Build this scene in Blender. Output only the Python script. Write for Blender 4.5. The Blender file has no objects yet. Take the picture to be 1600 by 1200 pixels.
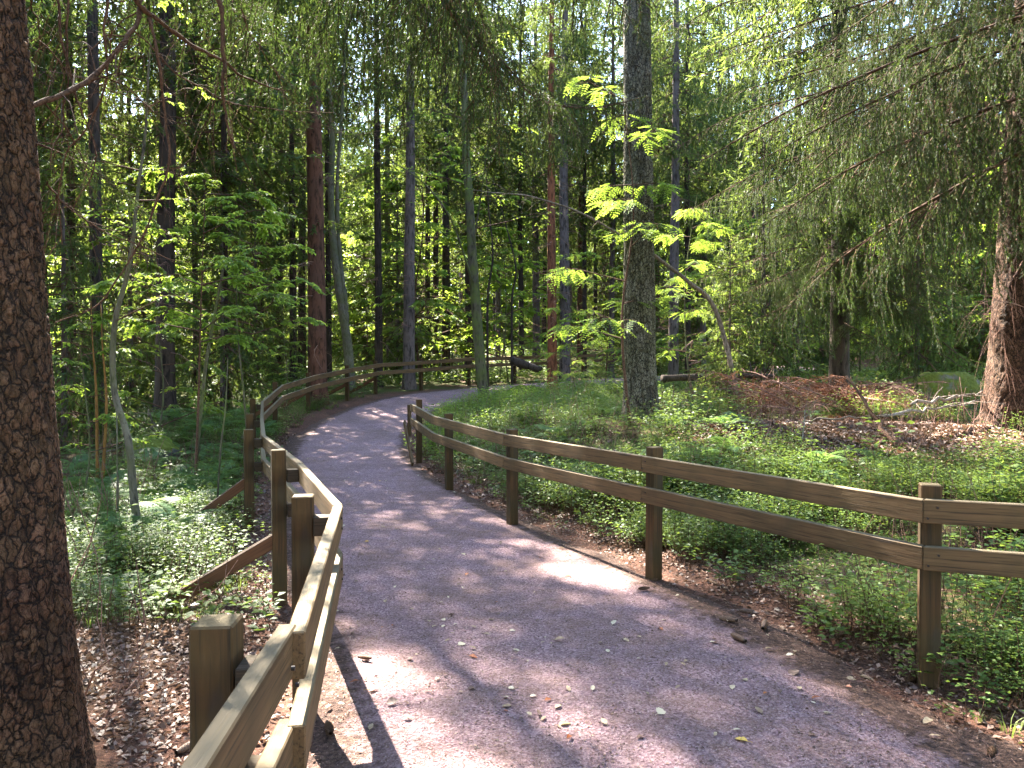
import bpy, bmesh, math, random
import numpy as np
from mathutils import Vector, Matrix

# ------------------------------------------------------------------ camera, light, exposure
SC = bpy.context.scene
COL = SC.collection
PITCH = math.radians(0.84)
CAMZ = 1.58
FPX = 1155.0
SUN_AZ = math.radians(-30.0)      # from +Y towards +X
SUN_EL = math.radians(47.0)
cam = bpy.data.cameras.new('camera'); camo = bpy.data.objects.new('camera', cam); COL.objects.link(camo)
cam.sensor_width = 36.0; cam.lens = FPX / 1600 * 36; cam.clip_start = 0.05; cam.clip_end = 2000
camo.location = (0, 0, CAMZ); camo.rotation_euler = (math.pi / 2 - PITCH, 0, 0)
SC.camera = camo
W = bpy.data.worlds.new('World'); SC.world = W; W.use_nodes = True
_n = W.node_tree.nodes; _sk = _n.new('ShaderNodeTexSky'); _sk.sky_type = 'NISHITA'; _sk.sun_disc = False
_sk.sun_elevation = SUN_EL; _sk.sun_rotation = SUN_AZ
_sk.air_density = 1.0; _sk.dust_density = 0.6
W.node_tree.links.new(_sk.outputs[0], _n['Background'].inputs[0]); _n['Background'].inputs[1].default_value = 0.105
sun = bpy.data.lights.new('sun', 'SUN'); suno = bpy.data.objects.new('sun', sun); COL.objects.link(suno)
sun.energy = 5.0; sun.angle = math.radians(0.53); sun.color = (1.0, 0.93, 0.80)
SUND = Vector((math.sin(SUN_AZ) * math.cos(SUN_EL), math.cos(SUN_AZ) * math.cos(SUN_EL), math.sin(SUN_EL)))
suno.rotation_euler = SUND.to_track_quat('Z', 'Y').to_euler()
suno.location = (-15, 26, 40)
VS = SC.view_settings
VS.view_transform = 'Standard'; VS.look = 'None'; VS.gamma = 1; VS.use_curve_mapping = False
VS.exposure = 4.0
SC.cycles.max_bounces = 8; SC.cycles.diffuse_bounces = 4; SC.cycles.glossy_bounces = 2
SC.cycles.transmission_bounces = 4; SC.cycles.transparent_max_bounces = 4
SC.cycles.caustics_reflective = False; SC.cycles.caustics_refractive = False
SC.cycles.sample_clamp_indirect = 6.0

# ------------------------------------------------------------------ numpy helpers
def rng(s): return np.random.default_rng(s)
def nrm(v): return v / np.maximum(np.linalg.norm(v, axis=-1, keepdims=True), 1e-9)
def sstep(x): x = np.clip(x, 0, 1); return x * x * (3 - 2 * x)

def _hash(ix, iy, iz, s):
    h = (ix.astype(np.int64) * 374761393 + iy.astype(np.int64) * 668265263 + iz.astype(np.int64) * 2147483647 + s * 1274126177) & 0xffffffff
    h = ((h ^ (h >> 13)) * 1274126177) & 0xffffffff
    h = ((h ^ (h >> 16)) * 2246822519) & 0xffffffff
    return ((h ^ (h >> 15)) & 0xffff) / 65535.0

def vnoise(x, y, z=None, s=0):
    if z is None: z = np.zeros_like(x)
    x0, y0, z0 = np.floor(x), np.floor(y), np.floor(z)
    fx, fy, fz = x - x0, y - y0, z - z0
    fx, fy, fz = [f * f * (3 - 2 * f) for f in (fx, fy, fz)]
    r = 0
    for a in (0, 1):
        for b in (0, 1):
            for c in (0, 1):
                r = r + _hash(x0 + a, y0 + b, z0 + c, s) * (fx if a else 1 - fx) * (fy if b else 1 - fy) * (fz if c else 1 - fz)
    return r * 2 - 1

def fbm(x, y, z=None, s=0, o=4):
    r = 0; a = 1.0; f = 1.0
    for k in range(o):
        r = r + a * vnoise(x * f, y * f, None if z is None else z * f, s + k * 7); a *= .5; f *= 2.03
    return r / 1.8

def cells(u, v, s, per=None):
    """jittered-grid cell distances F1, F2 and the cell's random value; u may wrap with period per"""
    iu, iv = np.floor(u), np.floor(v)
    f1 = np.full(u.shape, 9.0); f2 = f1.copy(); cid = np.zeros(u.shape)
    for a in (-1, 0, 1):
        for b in (-1, 0, 1):
            cu, cv = iu + a, iv + b
            hu = np.mod(cu, per) if per else cu
            px = cu + .15 + .7 * _hash(hu, cv, np.zeros_like(u), s); py = cv + .15 + .7 * _hash(hu, cv, np.ones_like(u), s)
            d = np.hypot(px - u, py - v); h = _hash(hu, cv, np.full_like(u, 2), s)
            m = d < f1
            f2 = np.where(m, f1, np.minimum(f2, d)); cid = np.where(m, h, cid); f1 = np.where(m, d, f1)
    return f1, f2, cid

class MB:
    """collects vertices and faces (n x 3 or n x 4) with a material number and a per-vertex tint"""
    def __init__(s): s.V = []; s.F = []; s.M = []; s.T = []; s.n = 0
    def add(s, V, F, mat=0, tint=0.5):
        V = np.asarray(V, float).reshape(-1, 3); F = np.asarray(F, np.int64)
        if len(V) == 0: return s
        s.V.append(V); s.F.append(F + s.n); s.M.append(np.full(len(F), mat))
        s.T.append(np.broadcast_to(np.asarray(tint, float), (len(V),)).copy()); s.n += len(V); return s
    def extend(s, o, mat4=None, tint=None):
        """append another collection moved by a 4x4 array"""
        for V, F, M, T in zip(o.V, o.F, o.M, o.T):
            pass
        V = np.concatenate(o.V); V2 = V if mat4 is None else V @ mat4[:3, :3].T + mat4[:3, 3]
        base = s.n
        s.V.append(V2); s.T.append(np.concatenate(o.T) if tint is None else np.clip(np.concatenate(o.T) + tint, 0, 1)); s.n += len(V)
        for F, M in zip(o.F, o.M): s.F.append(F + base); s.M.append(M)
        return s
    def mesh(s, name, mats, smooth=False):
        me = bpy.data.meshes.new(name)
        V = np.concatenate(s.V); me.vertices.add(len(V)); me.vertices.foreach_set('co', V.ravel().astype(np.float32))
        loops = np.concatenate([f.ravel() for f in s.F]); cnt = np.concatenate([np.full(len(f), f.shape[1]) for f in s.F])
        me.loops.add(len(loops)); me.loops.foreach_set('vertex_index', loops.astype(np.int32))
        me.polygons.add(len(cnt)); st = np.concatenate([[0], np.cumsum(cnt)[:-1]])
        me.polygons.foreach_set('loop_start', st.astype(np.int32)); me.polygons.foreach_set('loop_total', cnt.astype(np.int32))
        me.polygons.foreach_set('material_index', np.concatenate(s.M).astype(np.int32))
        if smooth: me.polygons.foreach_set('use_smooth', np.ones(len(cnt), bool))
        at = me.attributes.new('tint', 'FLOAT', 'POINT'); at.data.foreach_set('value', np.concatenate(s.T).astype(np.float32))
        for m in (mats if isinstance(mats, (list, tuple)) else [mats]): me.materials.append(m)
        me.update(calc_edges=True); return me

def tubes(P, R, sides=3):
    """P n x K x 3 polylines, R n x K radii -> vertices, quads of n tubes"""
    P = np.asarray(P, float); R = np.asarray(R, float); n, K, _ = P.shape
    T = np.gradient(P, axis=1); T = nrm(T)
    ref = np.where(np.abs(T[:, :1, 2:3]) < .8, np.array([0, 0, 1.]), np.array([1., 0, 0]))
    A = nrm(np.cross(T, np.broadcast_to(ref, T.shape))); B = np.cross(T, A)
    a = np.arange(sides) / sides * 2 * np.pi
    V = P[:, :, None, :] + R[:, :, None, None] * (np.cos(a)[None, None, :, None] * A[:, :, None, :] + np.sin(a)[None, None, :, None] * B[:, :, None, :])
    i = np.arange(n)[:, None, None] * K * sides; k = np.arange(K - 1)[None, :, None] * sides; j = np.arange(sides)[None, None, :]; j2 = (j + 1) % sides
    F = np.stack([i + k + j, i + k + j2, i + k + sides + j2, i + k + sides + j], -1).reshape(-1, 4)
    return V.reshape(-1, 3), F

def tube1(pts, r0, r1, sides=6, pw=1.0):
    P = np.asarray(pts, float)[None]; K = P.shape[1]
    R = (r1 + (r0 - r1) * (1 - np.linspace(0, 1, K)) ** pw)[None]
    return tubes(P, R, sides)

def spline(pts, n):
    """smooth curve through points, n samples"""
    p = np.asarray(pts, float); m = len(p)
    if m < 3: return p[0] + (p[-1] - p[0]) * np.linspace(0, 1, n)[:, None]
    q = np.vstack([2 * p[0] - p[1], p, 2 * p[-1] - p[-2]])
    t = np.linspace(0, m - 1 - 1e-6, n); i = t.astype(int); f = (t - i)[:, None]
    a, b, c, d = q[i], q[i + 1], q[i + 2], q[i + 3]
    return .5 * (2 * b + (c - a) * f + (2 * a - 5 * b + 4 * c - d) * f ** 2 + (3 * b - a - 3 * c + d) * f ** 3)

def leaves(P, D, N, L, Wd, fold=.18):
    """diamond leaves: base P, direction D, face normal N, length, width -> verts, quads"""
    n = len(P); D = nrm(D); S = nrm(np.cross(D, N)); N = np.cross(S, D)
    L = np.broadcast_to(L, (n,))[:, None]; Wd = np.broadcast_to(Wd, (n,))[:, None]
    mid = P + D * L * .45
    V = np.stack([P, mid + S * Wd * .5 + N * Wd * fold, P + D * L - N * L * .12, mid - S * Wd * .5 + N * Wd * fold], 1)
    F = np.arange(n)[:, None] * 4 + np.array([0, 1, 2, 3]); return V.reshape(-1, 3), F

def rand_unit(r, n):
    v = r.normal(size=(n, 3)); return nrm(v)

def rotz(a, s=1.0, t=(0, 0, 0)):
    m = np.eye(4); c, q = math.cos(a), math.sin(a); m[:3, :3] = np.array([[c, -q, 0], [q, c, 0], [0, 0, 1]]) * s; m[:3, 3] = t; return m

# ------------------------------------------------------------------ object helpers
def obj(name, me, parent=None, loc=(0, 0, 0), rot=(0, 0, 0), sc=1.0, **kw):
    o = bpy.data.objects.new(name, me); COL.objects.link(o); o.parent = parent; o.location = loc; o.rotation_euler = rot
    o.scale = (sc, sc, sc) if np.isscalar(sc) else sc
    for k, v in kw.items(): o[k] = v
    return o
def thing(name, label, cat, loc=(0, 0, 0), rot=(0, 0, 0), sc=1.0, group=None):
    o = obj(name, None, None, loc, rot, sc, label=label, category=cat); o.empty_display_size = .2
    if group: o['group'] = group
    return o
def tag(o, label, cat, group=None):
    o['label'] = label; o['category'] = cat
    if group: o['group'] = group
    return o

# ------------------------------------------------------------------ materials
class NT:
    def __init__(s, name):
        s.m = bpy.data.materials.new(name); s.m.use_nodes = True; s.t = s.m.node_tree; s.n = s.t.nodes; s.n.clear()
        s.out = s.n.new('ShaderNodeOutputMaterial')
    def new(s, typ, ins=None, **kw):
        x = s.n.new(typ)
        for k, v in kw.items(): setattr(x, k, v)
        for k, v in (ins or {}).items():
            if isinstance(v, bpy.types.NodeSocket): s.t.links.new(v, x.inputs[k])
            else: x.inputs[k].default_value = v
        return x
    def mix(s, a, b, f, bt='MIX'):
        x = s.n.new('ShaderNodeMix'); x.data_type = 'RGBA'; x.blend_type = bt
        for k, v in ((0, f), (6, a), (7, b)):
            if isinstance(v, bpy.types.NodeSocket): s.t.links.new(v, x.inputs[k])
            else: x.inputs[k].default_value = v if k == 0 else (tuple(v) + (1,))[:4]
        return x.outputs[2]
    def noise(s, vec, scale, detail=4, rough=.55, dist=0):
        return s.new('ShaderNodeTexNoise', {'Vector': vec, 'Scale': scale, 'Detail': detail, 'Roughness': rough, 'Distortion': dist}).outputs[0]
    def ramp(s, f, stops):
        x = s.new('ShaderNodeValToRGB', {0: f}); e = x.color_ramp.elements
        while len(e) < len(stops): e.new(.5)
        for k, (p, c) in enumerate(stops): e[k].position = p; e[k].color = (tuple(c) + (1,))[:4] if not np.isscalar(c) else (c, c, c, 1)
        return x.outputs[0]
    def math(s, op, a, b=0.0):
        x = s.n.new('ShaderNodeMath'); x.operation = op
        for k, v in ((0, a), (1, b)):
            if isinstance(v, bpy.types.NodeSocket): s.t.links.new(v, x.inputs[k])
            else: x.inputs[k].default_value = v
        return x.outputs[0]
    def coord(s, kind='Object', scale=None):
        c = s.new('ShaderNodeTexCoord').outputs[kind]
        if scale: c = s.new('ShaderNodeMapping', {'Vector': c, 'Scale': scale}).outputs[0]
        return c
    def bump(s, h, strength=.5, dist=.02, normal=None):
        i = {'Height': h, 'Strength': strength, 'Distance': dist}
        if normal: i['Normal'] = normal
        return s.new('ShaderNodeBump', i).outputs[0]
    def finish(s, col, rough=.8, normal=None, spec=.3):
        i = {'Base Color': col, 'Roughness': rough, 'Specular IOR Level': spec}
        if normal: i['Normal'] = normal
        b = s.new('ShaderNodeBsdfPrincipled', i); s.t.links.new(b.outputs[0], s.out.inputs[0]); return s.m

def foliage_mat(name, dark, mid, light, trans, tfac=.4, rough=.5, spec=.35, objvar=.5, patch=0):
    t = NT(name)
    ti = t.new('ShaderNodeAttribute', attribute_name='tint').outputs['Fac']
    ob = t.new('ShaderNodeObjectInfo').outputs['Random']
    f = t.math('ADD', ti, t.math('MULTIPLY', t.math('SUBTRACT', ob, .5), objvar))
    if patch: f = t.math('ADD', f, t.math('MULTIPLY', t.math('SUBTRACT', t.noise(t.new('ShaderNodeNewGeometry').outputs['Position'], .8, 3), .5), patch))
    c = t.ramp(f, [(.1, dark), (.5, mid), (.95, light)])
    b = t.new('ShaderNodeBsdfPrincipled', {'Base Color': c, 'Roughness': rough, 'Specular IOR Level': spec})
    tc = t.mix(trans, c, .25)
    tr = t.new('ShaderNodeBsdfTranslucent', {'Color': tc})
    m = t.new('ShaderNodeMixShader', {0: tfac, 1: b.outputs[0], 2: tr.outputs[0]})
    t.t.links.new(m.outputs[0], t.out.inputs[0]); return t.m

def bark_mat(name, crack, a, b, moss=None, mossamt=.0, scale=(9, 9, 2.2), bump=.9, lichen=None):
    t = NT(name); co = t.coord('Object'); st = t.coord('Object', scale)
    n1 = t.noise(st, 1.6, 6, .62, .4); n2 = t.noise(co, 1.1, 3); n3 = t.noise(co, 45, 3)
    c = t.mix(a, b, t.ramp(n2, [(.35, 0), (.65, 1)]))
    c = t.mix(c, crack, t.ramp(n1, [(.34, 1), (.52, 0)]))
    c = t.mix(c, (1, 1, 1), t.math('MULTIPLY', n3, .10), 'SOFT_LIGHT')
    ob = t.new('ShaderNodeObjectInfo').outputs['Random']
    c = t.mix(c, (.5, .46, .44), t.math('MULTIPLY', ob, .35), 'MULTIPLY')
    if lichen: c = t.mix(c, lichen, t.ramp(t.noise(co, 7, 4), [(.56, 0), (.68, .7)]))
    if moss:
        c = t.mix(c, moss, t.math('MULTIPLY', t.ramp(t.noise(co, 2.6, 5, .7), [(.42, 0), (.62, 1)]), mossamt))
    nb = t.bump(t.math('ADD', n1, t.math('MULTIPLY', n3, .25)), bump, .03)
    return t.finish(c, .9, nb, .15)

M = {}
M['bark_red'] = bark_mat('reddish_spruce_bark', (.028, .015, .010), (.135, .058, .036), (.095, .050, .036))
M['bark_grey'] = bark_mat('grey_spruce_bark', (.035, .028, .025), (.16, .125, .12), (.10, .08, .075))
M['bark_dark'] = bark_mat('dark_bark', (.015, .012, .010), (.065, .045, .035), (.045, .035, .03))
M['bark_moss'] = bark_mat('mossy_bark', (.03, .026, .018), (.13, .11, .08), (.09, .08, .06), (.10, .13, .03), .8)
M['bark_rust'] = bark_mat('rusty_bark', (.03, .015, .01), (.26, .09, .045), (.13, .06, .04))
M['bark_birch'] = bark_mat('old_birch_bark', (.012, .011, .009), (.10, .085, .06), (.065, .06, .045), (.08, .09, .03), .55, (7, 7, 1.6), 1.0, (.30, .29, .26))
M['bark_pale'] = bark_mat('pale_sapling_bark', (.05, .045, .035), (.17, .15, .115), (.11, .10, .075), (.08, .09, .03), .6, (20, 20, 5), .4)
M['twig'] = bark_mat('twig_bark', (.03, .018, .013), (.13, .07, .045), (.085, .05, .035), scale=(40, 40, 40), bump=.3)
M['twig_dry'] = bark_mat('dry_twig_bark', (.10, .06, .05), (.30, .17, .13), (.20, .12, .10), scale=(40, 40, 40), bump=.3)
M['deadwood'] = bark_mat('bare_dead_wood', (.07, .055, .045), (.30, .25, .21), (.20, .16, .13), scale=(30, 30, 8), bump=.5)
M['needle'] = foliage_mat('spruce_needles', (.010, .021, .009), (.022, .043, .014), (.052, .088, .024), (.13, .20, .035), .27, .6, .15)
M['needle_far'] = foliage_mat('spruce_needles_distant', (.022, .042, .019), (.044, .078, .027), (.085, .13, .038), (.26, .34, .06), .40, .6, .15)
M['leaf'] = foliage_mat('deciduous_leaves', (.045, .10, .022), (.075, .15, .030), (.13, .21, .036), (.46, .60, .07), .54, .6, .22)
M['leaf_yellow'] = foliage_mat('yellowing_leaves', (.07, .13, .024), (.10, .17, .03), (.20, .21, .03), (.44, .52, .06), .52, .5, .35)
M['fern'] = foliage_mat('fern_fronds', (.055, .12, .045), (.10, .19, .065), (.16, .25, .075), (.30, .44, .09), .45, .45, .4)
M['bilberry'] = foliage_mat('bilberry_leaves', (.020, .046, .013), (.055, .108, .024), (.13, .19, .040), (.25, .34, .05), .40, .5, .3, .7, 1.3)
M['grass'] = foliage_mat('grass_blades', (.06, .10, .02), (.09, .14, .03), (.16, .19, .05), (.25, .32, .06), .4, .5, .3)
M['moss'] = foliage_mat('cushion_moss', (.05, .07, .012), (.09, .12, .018), (.15, .17, .03), (.2, .24, .04), .2, .8, .1)
M['litter'] = foliage_mat('dry_fallen_leaves', (.035, .019, .013), (.115, .062, .043), (.31, .20, .15), (.30, .16, .08), .15, .55, .45, 0)
M['pale_leaf'] = foliage_mat('pale_fallen_leaf', (.24, .16, .10), (.42, .32, .20), (.58, .50, .36), (.5, .4, .2), .2, .55, .4, 1.0)
M['yellow_leaf'] = foliage_mat('yellow_fallen_leaf', (.50, .25, .03), (.58, .34, .04), (.62, .42, .08), (.7, .45, .05), .25, .5, .4, .8)
M['rust_leaf'] = foliage_mat('rusty_fallen_leaf', (.20, .05, .02), (.34, .10, .03), (.42, .16, .05), (.5, .18, .05), .2, .5, .4, .8)

t = NT('forest_floor'); co = t.coord('Object')
a = t.noise(co, .55, 5, .6); b = t.noise(co, 3.2, 6, .65, .3); c_ = t.noise(co, 38, 5, .7); d = t.noise(co, 150, 3, .7)
col = t.ramp(c_, [(.30, (.020, .011, .008)), (.46, (.085, .041, .028)), (.61, (.175, .083, .056)), (.75, (.31, .185, .135))])
col = t.mix(col, (.05, .03, .022), t.ramp(b, [(.45, 0), (.7, .8)]))
moss = t.ramp(c_, [(.3, (.035, .05, .012)), (.7, (.10, .13, .028))])
at = t.new('ShaderNodeAttribute', attribute_name='tint').outputs['Fac']
mf = t.math('ADD', t.math('MULTIPLY', a, .6), t.math('MULTIPLY', b, .5))
col = t.mix(col, moss, t.math('MULTIPLY', t.ramp(mf, [(.47, 0), (.60, 1)]), at))
nb = t.bump(t.math('ADD', c_, t.math('MULTIPLY', d, .6)), .9, .02)
M['floor'] = t.finish(col, .92, nb, .15)

t = NT('gravel_path'); co = t.coord('Object')
v = t.new('ShaderNodeTexVoronoi', {'Vector': co, 'Scale': 95.0}); d = t.noise(co, 260, 3, .7); e = t.noise(co, 70, 4, .75, .6); f = t.noise(co, 1.3, 5, .65); g = t.noise(co, 9, 5, .7)
col = t.ramp(v.outputs['Color'], [(.12, (.165, .092, .108)), (.5, (.335, .205, .230)), (.9, (.53, .37, .39))])
col = t.mix(col, t.ramp(e, [(.40, (.085, .048, .040)), (.60, (.30, .185, .155))]), t.ramp(t.math('ADD', t.math('MULTIPLY', f, .55), t.math('MULTIPLY', g, .5)), [(.44, .05), (.62, .72)]))
col = t.mix(col, (.055, .033, .026), t.ramp(d, [(.55, 0), (.66, .85)]))
col = t.mix(col, (.62, .50, .46), t.ramp(t.noise(co, 150, 2, .6), [(.63, 0), (.70, .85)]))
ed = t.new('ShaderNodeAttribute', attribute_name='tint').outputs['Fac']
lit = t.ramp(t.noise(co, 42, 5, .7), [(.30, (.018, .011, .009)), (.47, (.075, .041, .031)), (.62, (.16, .092, .068)), (.76, (.29, .20, .155))])
col = t.mix(lit, col, t.ramp(t.math('ADD', ed, t.math('MULTIPLY', t.math('SUBTRACT', g, .5), 1.6)), [(.30, 0), (.62, 1)]))
nb = t.bump(t.math('ADD', t.math('ADD', v.outputs['Distance'], d), t.math('MULTIPLY', e, .8)), .9, .014)
M['path'] = t.finish(col, .88, nb, .25)

def wood_mat(name, c0, c1, green, gfac, grey=None):
    t = NT(name); co = t.coord('Object'); g = t.coord('Object', (1.3, 26, 26)); g2 = t.coord('Object', (3, 110, 110))
    n = t.noise(g, 1.0, 5, .6, 1.2); n2 = t.noise(g2, 1, 3); k = t.new('ShaderNodeTexVoronoi', {'Vector': t.coord('Object', (2.2, 9, 9)), 'Scale': 1.0}).outputs['Distance']
    ob = t.new('ShaderNodeObjectInfo').outputs['Random']
    c = t.mix(c0, c1, t.ramp(n, [(.3, 0), (.7, 1)]))
    c = t.mix(c, (.016, .011, .008), t.ramp(n2, [(.52, 0), (.68, .75)]))
    c = t.mix(c, (.02, .015, .011), t.ramp(t.noise(co, 1.7, 4, .6), [(.52, 0), (.75, .6)]))
    c = t.mix(c, (.05, .03, .02), t.ramp(k, [(.14, .9), (.23, 0)]))
    c = t.mix(c, green, t.math('MULTIPLY', t.ramp(t.noise(co, 3.5, 5, .65), [(.38, 0), (.64, 1)]), gfac))
    if grey:
        nz = t.new('ShaderNodeSeparateXYZ', {0: t.new('ShaderNodeNewGeometry').outputs['Normal']}).outputs[2]
        c = t.mix(c, grey, t.math('MULTIPLY', t.ramp(nz, [(.6, 0), (.9, 1)]), .75))
    c = t.mix(c, (.62, .58, .55), t.math('MULTIPLY', ob, .45), 'MULTIPLY')
    return t.finish(c, .8, t.bump(t.math('ADD', n, n2), .35, .006), .25)
M['rail'] = wood_mat('weathered_rail_wood', (.090, .050, .022), (.175, .100, .046), (.065, .056, .020), .22, (.19, .155, .10))
M['post'] = wood_mat('brown_post_wood', (.044, .021, .008), (.100, .050, .018), (.034, .034, .010), .40, (.12, .095, .050))
M['brace'] = wood_mat('red_brown_brace_wood', (.085, .034, .015), (.14, .060, .027), (.06, .05, .024), .25, (.12, .09, .065))
M['block'] = wood_mat('dark_spacer_wood', (.05, .032, .02), (.085, .055, .034), (.05, .055, .025), .4)

t = NT('mossy_rock'); co = t.coord('Object'); n = t.noise(co, 2.5, 6, .65); n2 = t.noise(co, 25, 4)
nz = t.new('ShaderNodeSeparateXYZ', {0: t.new('ShaderNodeNewGeometry').outputs['Normal']}).outputs[2]
col = t.mix((.09, .085, .08), (.16, .15, .14), n2)
col = t.mix(col, t.mix((.06, .075, .012), (.15, .17, .03), n2), t.ramp(t.math('ADD', t.math('MULTIPLY', n, .8), t.math('MULTIPLY', nz, .35)), [(.42, 0), (.56, 1)]))
M['rock'] = t.finish(col, .92, t.bump(n2, .7, .03), .15)
t = NT('spruce_cone_scales'); ti = t.new('ShaderNodeAttribute', attribute_name='tint').outputs['Fac']
M['cone'] = t.finish(t.ramp(ti, [(0, (.028, .014, .008)), (.6, (.105, .052, .028)), (1, (.19, .11, .065))]), .6, None, .4)

# ------------------------------------------------------------------ terrain
LE = np.array([(-.62, -3), (-.6, .5), (-.65, 1.8), (-.95, 3.5), (-1.55, 5.2), (-2.4, 7.5), (-3.35, 10.5), (-4.1, 13.5), (-4.43, 16), (-4.36, 18), (-4.0, 20), (-3.3, 22), (-2.2, 23.5), (-.8, 25.2), (2, 28), (5, 31), (9, 34.5), (14, 38)])
RE = np.array([(2.95, -3), (2.5, .5), (2.2, 2), (1.85, 3.5), (1.42, 4.9), (1.0, 5.8), (.33, 7.3), (-.32, 8.8), (-1.2, 10.8), (-1.8, 13), (-2.15, 15.5), (-2.1, 17.5), (-1.5, 19.3), (-.3, 21), (1.5, 23.3), (3.5, 25.6), (6.5, 28.5), (10.5, 32), (15.5, 35.5)])
NP_ = 260
_l3 = spline(np.c_[LE, np.zeros(len(LE))], NP_)[:, :2]; _r3 = spline(np.c_[RE, np.zeros(len(RE))], NP_)[:, :2]
PC = (_l3 + _r3) / 2; PW = np.linalg.norm(_r3 - _l3, axis=1) / 2
PT = nrm(np.gradient(PC, axis=0))
_by = np.linspace(-60, 200, 2601)
_bz = np.interp(_by, [-60, -10, 9, 12.3, 14, 16, 18, 20, 22, 24, 26, 30, 33, 45, 60, 90, 130, 200], [.5, 0, 0, .10, .22, .40, .57, .77, .93, 1.06, 1.18, 1.36, 1.5, 2.6, 4.2, 7.6, 12, 18])
_k = np.exp(-np.linspace(-2.5, 2.5, 31) ** 2); _bz = np.convolve(np.pad(_bz, 15, 'edge'), _k / _k.sum(), 'valid')
def base_z(y): return np.interp(y, _by, _bz)
_rt = nrm(np.gradient(_r3, axis=0)); _lt = nrm(np.gradient(_l3, axis=0))
def pathdist(x, y):
    """distance beyond the path's edge (negative on the path) and side (+1 right)"""
    x = np.asarray(x, float); y = np.asarray(y, float); sh = x.shape; x = x.ravel(); y = y.ravel()
    out = np.full(len(x), 50.0); side = np.sign(x + .0001)
    near = (np.abs(x) < 45) & (y < 70) & (y > -20); idx = np.flatnonzero(near)
    for c in range(0, len(idx), 20000):
        j = idx[c:c + 20000]
        dd = []
        for Q, TQ, sg in ((_r3, _rt, 1), (_l3, _lt, -1)):
            dx = x[j, None] - Q[None, :, 0]; dy = y[j, None] - Q[None, :, 1]; k = (dx * dx + dy * dy).argmin(1); a = np.arange(len(j))
            cr = (dx[a, k] * TQ[k, 1] - dy[a, k] * TQ[k, 0]) * sg; dist = np.hypot(dx[a, k], dy[a, k])
            dd.append(np.where(np.abs(cr) > .7 * dist, cr, np.sign(cr) * dist))
        out[j] = np.maximum(*dd); side[j] = np.where(dd[0] > dd[1], 1, -1)
    return out.reshape(sh), side.reshape(sh)
def smooth_z(x, y, pd, side):
    A = np.interp(y, [1, 3, 5, 7, 10, 14, 20, 30, 40], [0, .04, .16, .40, .80, .56, .15, .0, 0])
    z = base_z(y) + np.where(side > 0, A * sstep((pd - .25) / 3.2), 0)
    B = np.interp(y, [-2, 1, 2.5, 4, 6, 9, 14], [0, .05, .10, .02, -.12, -.10, .0])   # low bank by the near trunk, dip among the ferns
    z = z + np.where(side < 0, B * sstep((pd - .1) / 1.5), 0)
    far = sstep((np.hypot(x, y) - 20) / 25)
    return z + far * (fbm(x * .06, y * .06, None, 5, 3) * 1.1)
def gz(x, y, rough=True):
    x = np.atleast_1d(np.asarray(x, float)); y = np.atleast_1d(np.asarray(y, float))
    pd, side = pathdist(x, y); z = smooth_z(x, y, pd, side)
    e = sstep((pd + .10) / .35)
    if rough:
        z = z + e * (fbm(x * .9, y * .9, None, 11, 4) * .075 + fbm(x * 5, y * 5, None, 12, 3) * .018 * sstep((16 - np.hypot(x, y)) / 8))
        z = z + np.where(side > 0, .045, .03) * e * sstep(pd / .6)
    return z - .05 * (1 - sstep((pd + .28) / .30))
def g1(x, y): return float(gz([x], [y])[0])
def ray(px, py):
    f = np.array([0, math.cos(PITCH), -math.sin(PITCH)]); u = np.array([0, math.sin(PITCH), math.cos(PITCH)])
    return f + np.array([1., 0, 0]) * (px - 800) / FPX + u * (600 - py) / FPX
def at(px, py, d):
    """the point on a sight line at depth d in front of where the photographer stood"""
    v = ray(px, py); return np.array([0, 0, CAMZ]) + v * (d / v[1])
def onground(px, py):
    v = ray(px, py); ds = np.concatenate([np.arange(1, 20, .05), np.arange(20, 120, .4)])
    P = np.array([0, 0, CAMZ]) + v[None] * (ds / v[1])[:, None]; h = P[:, 2] - gz(P[:, 0], P[:, 1])
    k = np.flatnonzero(h < 0); i = k[0] if len(k) else len(ds) - 1
    return P[i]

def polar_grid():
    r = [0.25]
    while r[-1] < 170: r.append(r[-1] * 1.0125 + .012)
    r = np.array(r)
    a = np.concatenate([np.linspace(-180, -52, 46, endpoint=False), np.linspace(-52, 52, 330, endpoint=False), np.linspace(52, 180, 46, endpoint=False)])
    a = np.radians(a); na = len(a)
    R, A = np.meshgrid(r, a, indexing='ij'); x = (R * np.sin(A)).ravel(); y = (R * np.cos(A)).ravel()
    z = gz(x, y)
    i = np.arange(len(r) - 1)[:, None] * na; j = np.arange(na)[None]; j2 = (j + 1) % na
    F = np.stack([i + j, i + na + j, i + na + j2, i + j2], -1).reshape(-1, 4)
    V = np.c_[x, y, z]; V = np.vstack([V, [0, 0, g1(0, 0)]]); c = len(V) - 1
    T3 = np.stack([np.full(na, c), np.arange(na), (np.arange(na) + 1) % na], -1)
    pd, sd = pathdist(V[:, 0], V[:, 1])
    m = sstep(pd / .9 - .3) * np.where((sd < 0) & (V[:, 1] < 4.6), .15, 1)
    mb = MB(); mb.add(V, F, 0, m); mb.F.append(T3); mb.M.append(np.zeros(na)); return mb
obj('ground', polar_grid().mesh('ground', M['floor'], True), kind='structure')

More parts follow.
